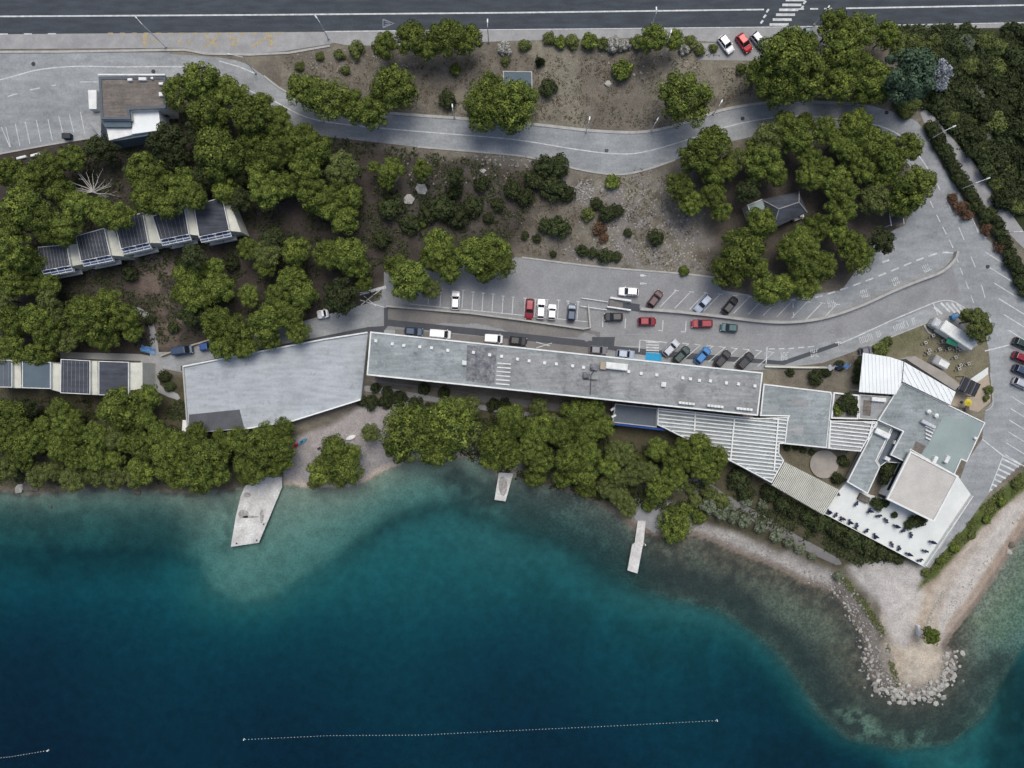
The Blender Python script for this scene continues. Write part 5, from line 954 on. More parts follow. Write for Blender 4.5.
# ground cover and stones, uncountable
def scatter_leaves(name, regions, n, mat, size, seed, hmax=.35):
    g = np.random.default_rng(seed); pts = []
    for poly, share in regions:
        a = np.array(poly, float); lo, hi = a.min(0), a.max(0); k = 0; need = int(n * share)
        while k < need:
            u = lo + (hi - lo) * g.random((need * 2, 2)); ok = inpoly(u[:, 0], u[:, 1], a) & (vnoise(u[:, 0], u[:, 1], 9, seed) > .42); u = u[ok][:need - k]; pts.append(u); k += len(u)
    u = np.concatenate(pts); x = (u[:, 0] - W2) * S; y = (H2 - u[:, 1]) * S
    for _ in range(3): z = Zarr(x, y); x = (u[:, 0] - W2) * S * (CAMH - z) / CAMH; y = (H2 - u[:, 1]) * S * (CAMH - z) / CAMH
    z = Zarr(x, y); V = []; m = 4; k = len(x)
    for j in range(m):
        c = np.stack([x + g.normal(size=k) * size, y + g.normal(size=k) * size, z + hmax * g.random(k)], 1); t = g.normal(size=(k, 3)); t[:, 2] *= .5; t /= np.linalg.norm(t, axis=1)[:, None]; b_ = np.cross(t, g.normal(size=(k, 3)) + np.array([0, 0, 2.])); b_ /= np.linalg.norm(b_, axis=1)[:, None]
        s_ = (size * (.5 + g.random(k)))[:, None] * .7; V.append(np.stack([c - t * s_, c + b_ * s_ * .6, c + t * s_, c - b_ * s_ * .6], 1).reshape(-1, 3))
    V = np.concatenate(V); F_ = np.arange(len(V)).reshape(-1, 4); me = bpy.data.meshes.new(name); me.from_pydata(V.tolist(), [], F_.tolist()); at_ = me.attributes.new('tone', 'FLOAT', 'FACE'); at_.data.foreach_set('value', g.random(len(F_)).astype(np.float32)); me.materials.append(M[mat]); o = bpy.data.objects.new(name, me); col.objects.link(o); return o
o = scatter_leaves('hillside_scrub', [([(898,30),(1040,26),(1040,232),(1010,208),(985,168),(958,140),(935,112),(905,100)], 1.0)], 22000, 'dark', .42, 21, 1.0); tag(o, 'low tangled scrub covering the dark hillside right of the footpath', 'scrub', kind='stuff')
o = scatter_leaves('undergrowth', [([(170,110),(290,130),(500,165),(560,180),(500,250),(385,262),(384,296),(160,345),(0,350),(0,170)], .45), ([(380,405),(610,425),(700,480),(800,520),(895,560),(860,565),(740,515),(620,505),(490,470)], .3), ([(0,400),(180,400),(240,440),(240,480),(0,485)], .25)], 16000, 'dark', .30, 22, .35); tag(o, 'dark undergrowth between the grove trees', 'undergrowth', kind='stuff')
o = scatter_leaves('dry_weeds', [([(270,57),(720,55),(760,95),(640,128),(400,110),(300,88)], .6), ([(500,168),(680,168),(720,272),(520,252)], .4)], 3200, 'weed', .20, 23, .2); tag(o, 'dry brown weeds dotting the bare slopes', 'weeds', kind='stuff')
o = scatter_leaves('verge_grass', [([(918,590),(930,570),(945,548),(985,503),(1024,470),(1024,484),(1000,508),(965,543),(935,573)], .6), ([(836,574),(846,578),(866,600),(882,625),(894,660),(900,684),(896,690),(889,664),(877,630),(860,606)], .14), ([(925,125),(985,215),(1024,290),(1010,240),(975,195),(935,130)], .4)], 4500, 'dull', .16, 24, .2); tag(o, 'green grass along the verges', 'grass', kind='stuff')
def rock_verts(g, r_):
    v = []; 
    for zc, k in ((-.5, .7), (0, 1.0), (.45, .72)):
        for i in range(6): t = math.pi / 3 * i + g.uniform(-.3, .3); q = r_ * k * g.uniform(.7, 1.15); v.append((math.cos(t) * q, math.sin(t) * q, zc * r_ * g.uniform(.7, 1.0)))
    v.append((g.uniform(-.2, .2) * r_, g.uniform(-.2, .2) * r_, .62 * r_)); f = []
    for a in (0, 6):
        for i in range(6): f.append((a + i, a + (i + 1) % 6, a + 6 + (i + 1) % 6, a + 6 + i))
    f += [(12 + i, 12 + (i + 1) % 6, 18) for i in range(6)]; return v, f
g0 = random.Random(9); mb = MB()
for (poly, n_, lo_, hi_) in (([(565,182),(650,172),(700,185),(712,250),(700,280),(560,262),(560,215)], 420, .06, .24), ([(575,183),(592,180),(592,200),(575,200)], 70, .15, .35), ([(475,152),(545,160),(540,172),(475,165)], 80, .08, .3), ([(300,57),(420,60),(420,80),(310,80)], 110, .06, .2), ([(570,50),(740,52),(720,75),(560,88)], 60, .06, .28), ([(650,538),(700,536),(790,570),(850,595),(872,640),(885,660),(850,600),(780,555),(700,528)], 350, .05, .2), ([(950,648),(985,600),(1024,548),(1010,548),(960,610)], 90, .06, .2), ([(380,162),(520,156),(520,175),(480,190),(380,180)], 80, .08, .25)):
    a = np.array(poly, float); lo, hi = a.min(0), a.max(0); k = 0
    while k < n_:
        x_, y_ = g0.uniform(lo[0], hi[0]), g0.uniform(lo[1], hi[1])
        if not inpoly(np.array([x_]), np.array([y_]), a)[0]: continue
        X_ = (x_ - W2) * S * .965; Y_ = (H2 - y_) * S * .965; v, f = rock_verts(g0, g0.uniform(lo_, hi_)); mb.add([(p[0] + X_, p[1] + Y_, p[2]) for p in v], f); k += 1
for k in range(900):
    t = k / 900; a_ = [(806,575),(836,588),(856,615),(868,645),(874,672),(886,690),(905,696),(928,692),(946,676)]; u = t * 8; i = min(7, int(u)); fx = a_[i][0] + (a_[i + 1][0] - a_[i][0]) * (u - i) + g0.gauss(4, 6); fy = a_[i][1] + (a_[i + 1][1] - a_[i][1]) * (u - i) + g0.gauss(-1, 5)
    v, f = rock_verts(g0, .07 + .3 * g0.random() ** 3); mb.add([(p[0] + (fx - W2) * S * .995, p[1] + (H2 - fy) * S * .995, p[2]) for p in v], f)
xy = np.array(mb.v); zz = Zarr(np.repeat(xy[::19, 0], 19), np.repeat(xy[::19, 1], 19)); xy[:, 2] += zz[:len(xy)] + .02; mb.v = [tuple(q) for q in xy]
o = mb.build('loose_stones', M['drystone']); tag(o, 'loose pale stones scattered over slopes and shingle', 'stones', kind='stuff')
# boulders of the headland, one by one
ARC = [(838,596),(853,615),(865,640),(868,655),(871,668),(876,680),(884,688),(894,693),(905,697),(918,697),(930,694),(940,687),(947,677),(951,665),(948,652)]
arc = smooth(ARC, 10); RM = []
for i in range(16): v, f = rock_verts(random.Random(60 + i), 1.0); m_ = MB().add(v, f).mesh('boulder', M['stone' if i < 8 else 'drystone']); RM.append(m_)
g0 = random.Random(12); nb_ = 0; AL = ['west side', 'south west side', 'southern tip', 'south east side', 'east side']
for i in range(275):
    t = g0.random() ** .75; a = arc[int(t * (len(arc) - 1))]; cx_, cy_ = 912, 665; d = math.hypot(a[0] - cx_, a[1] - cy_); off = g0.gauss(.5, 4.8); X_, Y_ = a[0] + (a[0] - cx_) / d * off, a[1] + (a[1] - cy_) / d * off
    x, y, z = P(X_, Y_, 0); z = max(Z(x, y), -.5); o = bpy.data.objects.new('boulder', RM[i % 8]); col.objects.link(o); r_ = (.2 + .46 * g0.random() ** 1.5) * (1.15 if t > .35 else .8); o.data = RM[(i % 8) + (8 if g0.random() < .3 + (.35 if t < .3 else 0) else 0)]; o.scale = (r_, r_ * g0.uniform(.7, 1.1), r_ * .8); o.rotation_euler = (g0.uniform(-.3, .3), g0.uniform(-.3, .3), g0.uniform(0, 6.3)); o.location = (x, y, z + r_ * .3)
    s_ = AL[min(4, int(t * 5))]; tag(o, f'pale limestone boulder in the rock armour on the {s_} of the headland', 'boulder', f'rock armour boulders, {s_}')
for (a, r_, lb, mt_) in (((20,489), 1.3, 'brown shore rock standing in the water near the left photo edge', 0), ((30,486), 1.6, 'dark grey rock ledge right of the brown shore rock', 1), ((49,507), .45, 'small lone rock in the water off the left shore', 1), ((137,492), 1.0, 'low brown rock at the waterline below the dense shore pines', 1), ((36,488),1.0,'smaller dark rock joined to the grey ledge on the left shore',1), ((608,84), .9, 'big pale square boulder on the bare slope above the road', 0), ((634,75), .35, 'small white stone right of the big square boulder', 0), ((641,73), .35, 'second small white stone right of the big square boulder',0), ((409,199), 1.3, 'round whitish rock pile in the dark thicket', 0), ((421,190), 1.4, 'pale rock under a small pine in the thicket', 0), ((483,171), .7, 'pale boulder above the dark thicket below the road', 0),
    ((962,60),.7,'white rock poking out of the hillside scrub near the highway',0), ((1009,552), .8, 'pale rock at the right end of the east beach', 0), ((1011,545), .9, 'dark rock beside the pale rock on the east beach', 1), ((1014,522),.6,'pale rock at the top of the east beach',0), ((1018,519),.5,'smaller pale rock at the top of the east beach',0), ((971,648),.4,'tiny dark rock just off the headland east side',1), ((953,668),.5,'dark wet rock at the headland east corner',1)):
    x, y, z = P(*a, 0); v, f = rock_verts(random.Random(int(a[0])), r_); o = MB().add(v, f).build('shore_rock' if a[1] > 400 else 'boulder', M['wetrock'] if mt_ else M['stone']); o.location = (x, y, max(Z(x, y), -.4) + r_ * .15); o.scale = (1, .9, .6); tag(o, lb, 'rock')
# ================================================================ vehicles
def car(px, py, ang, L_, paint_, label, kind='hatch', name='parked_car', group='cars parked around the hotel', wd=None, roofp=None):
    """ang: photo-plane heading of the car's front, degrees counter-clockwise from right; L_ in pixels"""
    ln = L_ * S * .96; x, y, z = P(px, py, .7); zg = Z(x, y) + .05
    hgt = {'hatch': 1.5, 'sedan': 1.45, 'suv': 1.65, 'van': 1.95, 'wagon': 1.5, 'pickup': 1.6}[kind]; wd = wd or {'van': 1.9, 'suv': 1.88}.get(kind, 1.78)
    e = empty(name, (x, y, zg), R(ang), label, 'van' if kind == 'van' else 'pickup' if kind == 'pickup' else 'car', group); hl = ln / 2; hw = wd / 2
    def sec(xx, w_, z0, z1, sh=.10): return [(xx, -w_ * .93, z0), (xx, -w_, (z0 + z1) * .5), (xx, -w_ * .97, z1 - sh), (xx, -w_ * .82, z1), (xx, w_ * .82, z1), (xx, w_ * .97, z1 - sh), (xx, w_, (z0 + z1) * .5), (xx, w_ * .93, z0)]
    hood = {'van': .80, 'suv': .74}.get(kind, .66); belt = hgt * .62
    MB().loft([sec(-hl, hw * .80, .38, belt * .86), sec(-hl + .12, hw * .93, .28, belt * .98), sec(-hl * .6, hw, .22, belt * 1.0), sec(0, hw, .22, belt), sec(hl * .45, hw, .22, belt * .98), sec(hl * .78, hw * .97, .24, belt * .86), sec(hl - .14, hw * .88, .28, belt * .76), sec(hl, hw * .70, .36, belt * .62)]).build('body', M[paint_], e)
    r0, r1, f0, f1 = {'hatch': (-.93, -.74, .10, .42), 'sedan': (-.68, -.40, .06, .38), 'suv': (-.95, -.82, .12, .42), 'van': (-.99, -.94, .42, .72), 'wagon': (-.95, -.80, .08, .40), 'pickup': (-.15, -.08, .30, .55)}[kind]
    def q(xx, w_, zz): return [(xx, -w_, zz), (xx, w_, zz)]
    a = [(r0 * hl, -hw * .86, belt - .02), (f1 * hl, -hw * .86, belt - .02), (f1 * hl, hw * .86, belt - .02), (r0 * hl, hw * .86, belt - .02)]; b_ = [(r1 * hl, -hw * .70, hgt - .05), (f0 * hl, -hw * .70, hgt - .05), (f0 * hl, hw * .70, hgt - .05), (r1 * hl, hw * .70, hgt - .05)]
    MB().loft([a, b_]).build('windows', M['glass'], e)
    rf = MB(); c_ = [(r1 * hl - .02, -hw * .72, hgt - .05), (f0 * hl + .02, -hw * .72, hgt - .05), (f0 * hl + .02, hw * .72, hgt - .05), (r1 * hl - .02, hw * .72, hgt - .05)]; d_ = [(r1 * hl + .08, -hw * .62, hgt), (f0 * hl - .10, -hw * .62, hgt), (f0 * hl - .10, hw * .62, hgt), (r1 * hl + .08, hw * .62, hgt)]
    rf.loft([c_, d_])
    for s_ in (-1, 1):
        for (p0, p1) in ((0, 0), (1, 1)): pa_ = a[p0] if s_ < 0 else a[3 - p0]; pb_ = b_[p1] if s_ < 0 else b_[3 - p1]; rf.cyl(pa_, pb_, .05, n=5)
    if kind in ('wagon', 'suv', 'hatch'):
        mx_ = (r1 + (f0 - r1) * .45) * hl
        for s_ in (-1, 1): rf.cyl((mx_, s_ * hw * .88, belt), (mx_, s_ * hw * .71, hgt - .04), .05, n=5)
    rf.build('roof', M[roofp or paint_], e)
    if kind == 'pickup': MB().box((-hl * .58, 0, belt + .02), (hl * .74, hw * 1.5, .04)).build('load_bed', M['steel'], e)
    if kind == 'van': MB().box((-hl * .28, 0, belt + (hgt - belt) / 2 - .02), (hl * 1.36, hw * 1.74, hgt - belt - .06), bev=.12).build('cargo_side', M[paint_], e)
    for sx in (-.62, .62):
        for sy in (-1, 1):
            w_ = MB(); w_.cyl((sx * hl, sy * (hw - .20), .31), (sx * hl, sy * (hw - .0), .31), .31, n=14); wo_ = w_.build('wheel', M['rubber'], e); MB().cyl((sx * hl, sy * (hw - .01), .31), (sx * hl, sy * (hw + .012), .31), .19, n=10).build('rim', M['rim'], wo_)
    for sy in (-1, 1):
        MB().box((hl - .15, sy * hw * .68, belt * .62), (.16, .32, .14), sy * -.35).build('headlight', M['lamp_clear'], e); MB().box((-hl + .02, sy * hw * .66, belt * .78), (.08, .26, .2), 0).build('tail_light', M['lamp_red'], e)
        MB().box((f1 * hl - .12, sy * (hw + .07), belt + .02), (.12, .18, .11), 0, bev=.02).build('mirror', M[paint_], e)
    MB().box((f1 * hl + hl * .04, 0, belt - .0), (.05, hw * 1.3, .03)).build('wiper_cowl', M['rubber'], e)
    return e
CARS = [
 (529.5,309,-94,21,'p_red','dark red estate car, leftmost of the four cars side by side in the upper lot','wagon'),
 (541,309,86,20.5,'p_white','white car right beside the dark red estate in the upper lot','hatch'),
 (552,312,86,16,'p_white','short white car, second white one right of the dark red estate','hatch'),
 (571.5,312.7,85,18.5,'p_darkblue','dark blue car at the east end of the perpendicular bays','hatch'),
 (455.6,300.5,88,19.5,'p_white','lone white car with empty bays on both sides in the upper lot','hatch'),
 (628.6,291.7,177,20.5,'p_white','white car standing crosswise near the lane arrows above the stairs','hatch'),
 (655,299,52,20,'p_darkred','dark maroon car parked diagonally beside the head of the stairs','hatch'),
 (703,303.5,-132,21.5,'p_lightblue','pale silver blue car parked diagonally in the upper lot','wagon'),
 (730,305.5,50,20.5,'p_black','black car parked diagonally right of the pale silver blue one','hatch'),
 (613.6,317,180,19,'p_black','black car on the lower lane directly below the stairs','hatch'),
 (647,321.5,0,18.5,'p_red','shorter bright red car on the lower lane below the maroon car','hatch'),
 (702,323.7,180,21.5,'p_red','longer dark red estate on the lower lane below the silver blue car','wagon'),
 (729,327.8,175,17.5,'p_teal','dark car with white tail right of the dark red estate on the lane','hatch'),
 (671,348,45,20,'p_silver','silver and blue car, leftmost in the diagonal row at the hotel wing','wagon'),
 (681.4,354.8,45,21,'p_green','very dark green car, second from left in the diagonal hotel row','wagon'),
 (702.5,355.6,48,20,'p_brightblue','bright blue car in the middle of the diagonal hotel row','hatch'),
 (722.3,359,48,21,'p_black','black car right of the bright blue one in the hotel row','wagon'),
 (745,361,46,21,'p_black','black car at the right end of the diagonal row by the hotel wing','suv'),
 (518,341,-6,18.5,'p_black','black car beside the hotel wing wall, right of two white vehicles','hatch'),
 (598.4,350.2,-4,18.5,'p_grey','dark grey car against the hotel wing left of the silver blue car','hatch'),
 (625.5,354.2,-5,18.5,'p_lightblue','silver blue car against the hotel wing left of the blue painted bay','hatch'),
 (413.7,331.5,-4,19,'p_darkblue','dark blue car at the hotel wing west end, left of the white van','hatch'),
 (440.4,334.2,-5,21.5,'p_white','long white van second from left along the hotel wing wall','van'),
 (493.7,338.8,-4,18.5,'p_white','white car against the hotel wing left of a black car','van'),
 (323,314,10,11.5,'p_white','small white pickup half under a tree above the concrete deck','pickup'),
 (183,350.5,8,20.5,'p_darkblue','dark slate blue van on the rear lane left of the bright blue van','van'),
 (207.5,346.3,8,16,'p_blue','bright blue car with pale windscreen on the rear lane by the grove','hatch'),
 (726,44.4,-53,19,'p_white','white car, leftmost of three slanted cars beside the highway','hatch'),
 (744,43,-54,19.5,'p_brightred','bright red car between two white cars beside the highway','hatch'),
 (758.5,40.5,-50,18,'p_silver','white and silver car right of the red car beside the highway','hatch'),
 (808,36,-80,16,'p_teal','dark teal car mostly hidden beneath pines beside the highway','hatch'),
 (1022,344,-24,19,'p_green','dark car, topmost of four at the right photo edge','hatch'),
 (1021.5,358,-24,19,'p_red','crimson car second from the top at the right photo edge','hatch'),
 (1022,371,-24,19,'p_darkblue','dark car below the crimson one at the right photo edge','hatch'),
 (1021.5,383.8,-24,19,'p_silver','silver car, lowest of four at the right photo edge','hatch'),
 (797.6,215.5,25,12,'p_white','small white pickup beside the hip roofed house','pickup'),
 (866,351,10,13,'p_grey','dark grey car partly under the shrubs above the wide white canopy','hatch'),
]
for c in CARS: car(c[0], c[1], c[2], c[3], c[4], c[5], c[6], name='parked_van' if c[6] == 'van' else 'parked_pickup' if c[6] == 'pickup' else 'parked_car')
# long white trailer in the yard
x, y, z = P(957, 334.5, 2.6); zg = Z(x, y); e = empty('box_trailer', (x, y, zg), R(-33), 'long white box trailer beside the leafy tree in the dry yard', 'trailer')
MB().box((0.3, 0, 1.75), (7.9, 2.45, 2.3), bev=.15).build('box', M['white'], e); MB().box((-4.5, 0, 1.3), (1.7, 2.1, 1.7), bev=.3).build('front', M['steel'], e); MB().box((0, 0, .55), (7.2, 1.6, .14)).build('chassis', M['dark_metal'], e)
for sx in (1.0, 2.0):
    for sy in (-1, 1): MB().cyl((sx, sy * .85, .42), (sx, sy * 1.12, .42), .42, n=14).build('wheel', M['rubber'], e)
mb = MB()
for k in range(9): mb.box((-3.2 + k * .88, 0, 2.915), (.07, 2.3, .03))
mb.build('roof_rib', M['white_metal'], e)
x, y, z = P(952.5, 342, 2.3); e = empty('green_awning', (x, y, Z(x, y)), R(-20), 'dark green awning leaning on the white trailer', 'awning'); MB().box((0, 0, 2.2), (2.4, 1.3, .06)).build('cloth', M['greencloth'], e)
for sx in (-1.1, 1.1): MB().cyl((sx, -.6, 0), (sx, -.6, 2.2), .03, n=6).build('pole', M['steel'], e)
x, y, z = P(942.5, 363, 2); e = empty('snack_kiosk', (x, y, Z(x, y)), R(-30), 'small white roofed grey kiosk in the lower part of the yard', 'kiosk'); MB().box((-.2, 0, 1.0), (3.4, 2.0, 2.0), bev=.2).build('body', M['pavement'], e); MB().box((.35, 0, 2.06), (2.1, 1.25, .12), bev=.03).build('roof_hatch', M['white'], e); MB().box((0, -1.01, 1.2), (1.8, .05, .8)).build('serving_window', M['glass'], e)
x, y, z = P(956, 316.5, 1.2); e = empty('blue_crate', (x, y, Z(x, y)), R(20), 'blue lidded crate under the leafy yard tree', 'crate'); MB().box((0, 0, .5), (1.3, .9, 1.0), bev=.06).build('body', M['blue_plastic'], e); MB().box((0, 0, 1.04), (1.4, 1.0, .08), bev=.02).build('lid', M['bluecloth'], e)
# yard tables: pale square tops with a dark dish
YT = [((926,342.5),'below the trailer nose, leftmost of the yard tables'),((929.7,350),'upper one of the touching pair left of the kiosk'),((928.8,353),'lower one of the touching pair left of the kiosk'),((940,349),'alone above the kiosk roof'),((943,341),'just left of the green awning'),((933.5,335.5),'tight against the trailer lower side'),((949.5,348.5),'right below the green awning'),((957.3,347.8),'upper left of the tight trio under the trailer'),((960.3,349.6),'lower right of the tight trio under the trailer'),((956,357),'alone in the yard centre right of the kiosk'),((961,365),'upper one of the pair near the tan paving'),((959.5,368.5),'lower one of the pair near the tan paving'),((969,363.5),'easternmost near the yard edge')]
for (a, t_) in YT:
    x, y, z = P(*a, .7); e = empty('yard_table', (x, y, Z(x, y)), R(25), f'square pale yard table {t_}', 'table', 'yard tables on the dry grass'); MB().box((0, 0, .70), (.62, .62, .06)).build('table_top', M['kerb'], e); MB().cyl((0, 0, .735), (0, 0, .78), .17, n=8).build('dish', M['dark_metal'], e); MB().box((0, 0, .33), (.12, .12, .66)).build('leg', M['wood'], e)
    for k in range(2): t = .6 + k * 3.1; c_ = MB(); c_.box((x + math.cos(t) * .75, y + math.sin(t) * .75, Z(x, y) + .22), (.26, .26, .44), t, taper=.85); tag(c_.build('yard_stool', M['wood']), f'tan stool at the yard table {t_}', 'stool', 'stools around the yard tables')
# terrace cafe sets
TT = [(55,410),(95,430),(135,450),(175,470),(215,490),(270,520),(318,550),(415,597),(458,620),(510,652),(575,688),(605,635),(645,583),(525,543),(482,517),(440,492),(383,460),(340,435),(288,405),(213,365),(105,305)]
TTL = ['leftmost along the sea parapet','second from left along the sea parapet','third from left along the sea parapet','fourth from left along the sea parapet','fifth from left along the sea parapet','sixth from left along the sea parapet','seventh from left along the sea parapet','eighth from left along the sea parapet','ninth from left along the sea parapet','tenth from left along the sea parapet','in the pointed terrace corner','first up from the pointed corner on the road side','second up from the pointed corner on the road side','nearest the pavilion shrub, right end of the inner row','second from right in the inner row','third from right in the inner row','fourth from right in the inner row','fifth from right in the inner row','sixth from right in the inner row','left end of the inner row','beside the slatted pergola end']
proto = None
def cafe_set(k, X_, Y_):
    global proto
    x, y = Wp(820 + X_ / 5.69, 440 + Y_ / 5.69, TZ + 1); g_ = random.Random(k)
    if proto is None:
        t = empty('cafe_table', (0, 0, 0)); MB().cyl((0, 0, .72), (0, 0, .76), .34, n=14).build('table_top', M['navy'], t); MB().cyl((0, 0, 0), (0, 0, .72), .05, n=7).build('leg', M['dark_metal'], t)
        p = empty('closed_parasol', (0, 0, 0)); MB().cyl((0, 0, 0), (0, 0, 2.4), .03, n=7).build('pole', M['steel'], p); mb = MB(); mb.cyl((0, 0, 1.1), (0, 0, 2.35), .34, .07, n=8); mb.build('cloth', M['navy'], p)
        c = empty('cafe_chair', (0, 0, 0)); MB().box((0, 0, .44), (.38, .38, .05)).build('seat', M['dark_metal'], c); MB().box((-.18, 0, .66), (.05, .36, .4)).build('backrest', M['dark_metal'], c)
        for sx in (-.18, .18):
            for sy in (-.18, .18): MB().cyl((sx, sy, 0), (sx, sy, .43), .02, n=5).build('leg', M['dark_metal'], c)
        proto = (t, p, c); first = True
    else: first = False
    t, p, c = proto
    T_ = t if first else copy_tree(t); T_.location = (x, y, TZ); tag(T_, f'dark round cafe table {TTL[k]}', 'table', 'cafe tables on the white terrace')
    if k % 3 == 0: P_ = p if first else copy_tree(p); P_.location = (x, y + .0, TZ + .001); tag(P_, f'closed navy parasol at the table {TTL[k]}', 'parasol', 'closed parasols on the white terrace')
    n_ = 2; r0 = g_.uniform(0, 6)
    for j in range(n_):
        C_ = c if first and j == 0 else copy_tree(c); a = r0 + j * 6.283 / n_ + g_.uniform(-.2, .2); C_.location = (x + math.cos(a) * .40, y + math.sin(a) * .40, TZ); C_.rotation_euler = (0, 0, a + math.pi); tag(C_, f'dark cafe chair at the table {TTL[k]}', 'chair', f'chairs at the table {TTL[k]}')
for k, (a, b_) in enumerate(TT): cafe_set(k, a, b_)
# planters at the pavilion
for a, s_, lb in (((864,498.5),(2.2,1.4),'brown timber planter box left of the terrace shrubs'),):
    x, y = Wp(*a, 3.8); e = empty('planter_box', (x, y, TZ), R(-27), lb, 'planter'); MB().box((0, 0, .35), (*s_, .7)).build('box', M['bark'], e); MB().box((0, 0, .72), (s_[0] - .2, s_[1] - .2, .06)).build('soil', M['wetrock'], e)
# stairs between the two lots
x, y, z = P(622, 305, 0); e = empty('outdoor_stair', (0, 0, 0), 0, 'open stair slot with two bright white side walls beside upper lot', 'stairs')
A1 = P(606, 303, 0); B1 = P(640, 308, 0); an = math.atan2(B1[1] - A1[1], B1[0] - A1[0]); cxs = ((A1[0] + B1[0]) / 2, (A1[1] + B1[1]) / 2); e.location = (cxs[0], cxs[1], Z(*cxs)); e.rotation_euler = (0, 0, an)
MB().box((1.2, 0, .04), (4.6, 1.5, .08)).build('landing', M['asphalt_dark'], e)
for k in range(7): MB().box((-2.8 + k * .42, 0, .08 + .06 * (6 - k)), (.40, 1.4, .12 + .12 * (6 - k))).build('step', M['asphalt_old'], e)
MB().box((-.8, 1.1, .55), (4.5, .42, 1.1), bev=.05).build('side_wall', M['white'], e); MB().box((-.9, -.85, .5), (5.1, .32, 1.0), bev=.05).build('side_wall', M['white'], e)
x, y, z = P(587, 303, 0); MBm = MB(); 
e = empty('ramp_frame', (x, y, Z(x, y)), an, 'pale double rail frame left of the white stair walls', 'railing')
for yy in (.8, -.9): MB().box((1.5, yy, .5), (5.6, .12, .12)).build('rail', M['steel'], e)
for xx in (-1.2, 1.4, 4.0):
    for yy in (.8, -.9): MB().cyl((xx, yy, 0), (xx, yy, .5), .04, n=6).build('post', M['steel'], e)
# flags by the garden wall
for k, (cl, lb) in enumerate((('white', 'white flag on a pole, left of three by the cream garden wall'), ('navy', 'navy flag between the white and the pale blue one'), ('bluecloth', 'pale blue flag, right of three by the cream garden wall'))):
    x, y, z = P(828 + k * 8, 367 - k * .4, 4.5); e = empty('flagpole', (x, y, Z(x, y)), R(-8 + k * 5), lb, 'flag', 'flags by the garden wall'); MB().cyl((0, 0, 0), (0, 0, 5), .05, n=7).build('pole', M['steel'], e)
    mb = MB(); n_ = 7; v = []
    for i in range(n_): v += [(i * .25, .25 * math.sin(i * 1.3) + .35, 4.7), (i * .25, .25 * math.sin(i * 1.3 + .5) - .45, 3.9)]
    mb.add(v, [(2 * i, 2 * i + 2, 2 * i + 3, 2 * i + 1) for i in range(n_ - 1)]); mb.build('cloth', M[cl], e)
# street lamps (base pixel, arm direction in degrees, height, arm length)
def lamp(bx, by, ang, h, arm, label):
    x, y, z = P(bx, by, 0); e = empty('street_lamp', (x, y, z), R(ang), label, 'street lamp', 'street lamps along the roads'); MB().cyl((0, 0, 0), (0, 0, h), .11, .07, n=9).build('pole', M['white'], e); MB().cyl((0, 0, h), (arm, 0, h + .25), .055, .045, n=7).build('arm', M['white'], e)
    MB().box((arm + .3, 0, h + .22), (.75, .28, .14), bev=.04).build('lamp_head', M['steel'], e); MB().box((0, 0, .12), (.4, .4, .24)).build('base', M['pavement'], e)
for a in [(166,47.5,130,9,1.4,'white street lamp standing by the yellow bus bay crossing'),(256,73.5,170,7,2.2,'white street lamp at the pointed verge of the first road bend'),(328.6,39,125,6.5,.8,'white street lamp beside the pavement left of the highway trees'),(488.6,42,90,6,.7,'white street lamp beside the white blossoming shrub'),
  (454.5,118,95,4,.5,'short street lamp on the verge left of the twin pines'),(586,132,80,5,.5,'short street lamp left on the long second road bend'),(651,131,60,4.2,.6,'short street lamp at the lowest point of the second bend'),(713,114,60,4,.7,'short street lamp above the rising road east of the round pine'),(661.5,55,75,7,.8,'tall street lamp on the slope right of the highway trees'),
  (652,24,90,4,.5,'street lamp tip poking out above the highway pine'),(814,25,55,5,.6,'street lamp between zebra crossing and dense pines'),(929,140,25,5,1.7,'street lamp at the upper verge beside the footpath'),(959.5,190,20,5,2.2,'street lamp with long arm over the verge middle'),(1000,236,0,4,1.0,'street lamp near the lower end of the footpath')]: lamp(*a)
# small things on the beaches
def boat_mesh(ln, wd, mat_o, name, loc, rz, label, cat):
    e = empty(name, loc, rz, label, cat); secs = []
    for t, w_ in ((-1, .05), (-.8, .6), (-.3, .97), (.2, 1.0), (.7, .65), (1, .04)):
        xx = t * ln / 2; ww = w_ * wd / 2; secs.append([(xx, -ww, .32), (xx, -ww * .8, .1), (xx, 0, .02), (xx, ww * .8, .1), (xx, ww, .32), (xx, 0, .36)])
    MB().loft(secs).build('hull', M[mat_o], e); MB().box((-.05 * ln, 0, .37), (.28 * ln, wd * .5, .05), bev=.02).build('cockpit', M['dark_metal'] if cat == 'kayak' else M['white_metal'], e)
for (a, ln, wd, mt_, nm_, an, lb, ct) in (((351,437.5), 2.3, .9, 'white', 'dinghy', 20, 'white upturned dinghy on the beach right of the round beach tree top', 'dinghy'), ((302.5,441.5), 2.3, .7, 'blue_plastic', 'kayak', 35, 'turquoise kayak beside the red one behind the little beach', 'kayak'), ((296,445.5), 1.8, .7, 'red', 'kayak', 40, 'dark red kayak next to the turquoise one', 'kayak'), ((289.8,465.5), 1.1, .6, 'red', 'paddle_float', 30, 'small crimson float at the inner end of the wide pier', 'float')):
    x, y, z = P(*a, .2); boat_mesh(ln, wd, mt_, nm_, (x, y, Z(x, y) + .02), R(an), lb, ct)
for (a, s_, mt_, lb) in (((319,448.5), (.7,.5), 'dark_metal', 'small dark bag lying on the little beach'), ((361.5,458), (.5,.8), 'bluecloth', 'small blue towel on the sand right of the beach tree')):
    x, y, z = P(*a, .1); MBt = MB().box((x, y, Z(x, y) + .1), (*s_, .18), .4, bev=.05); tag(MBt.build('beach_bag' if mt_ == 'dark_metal' else 'beach_towel', M[mt_]), lb, 'bag' if mt_ == 'dark_metal' else 'towel')
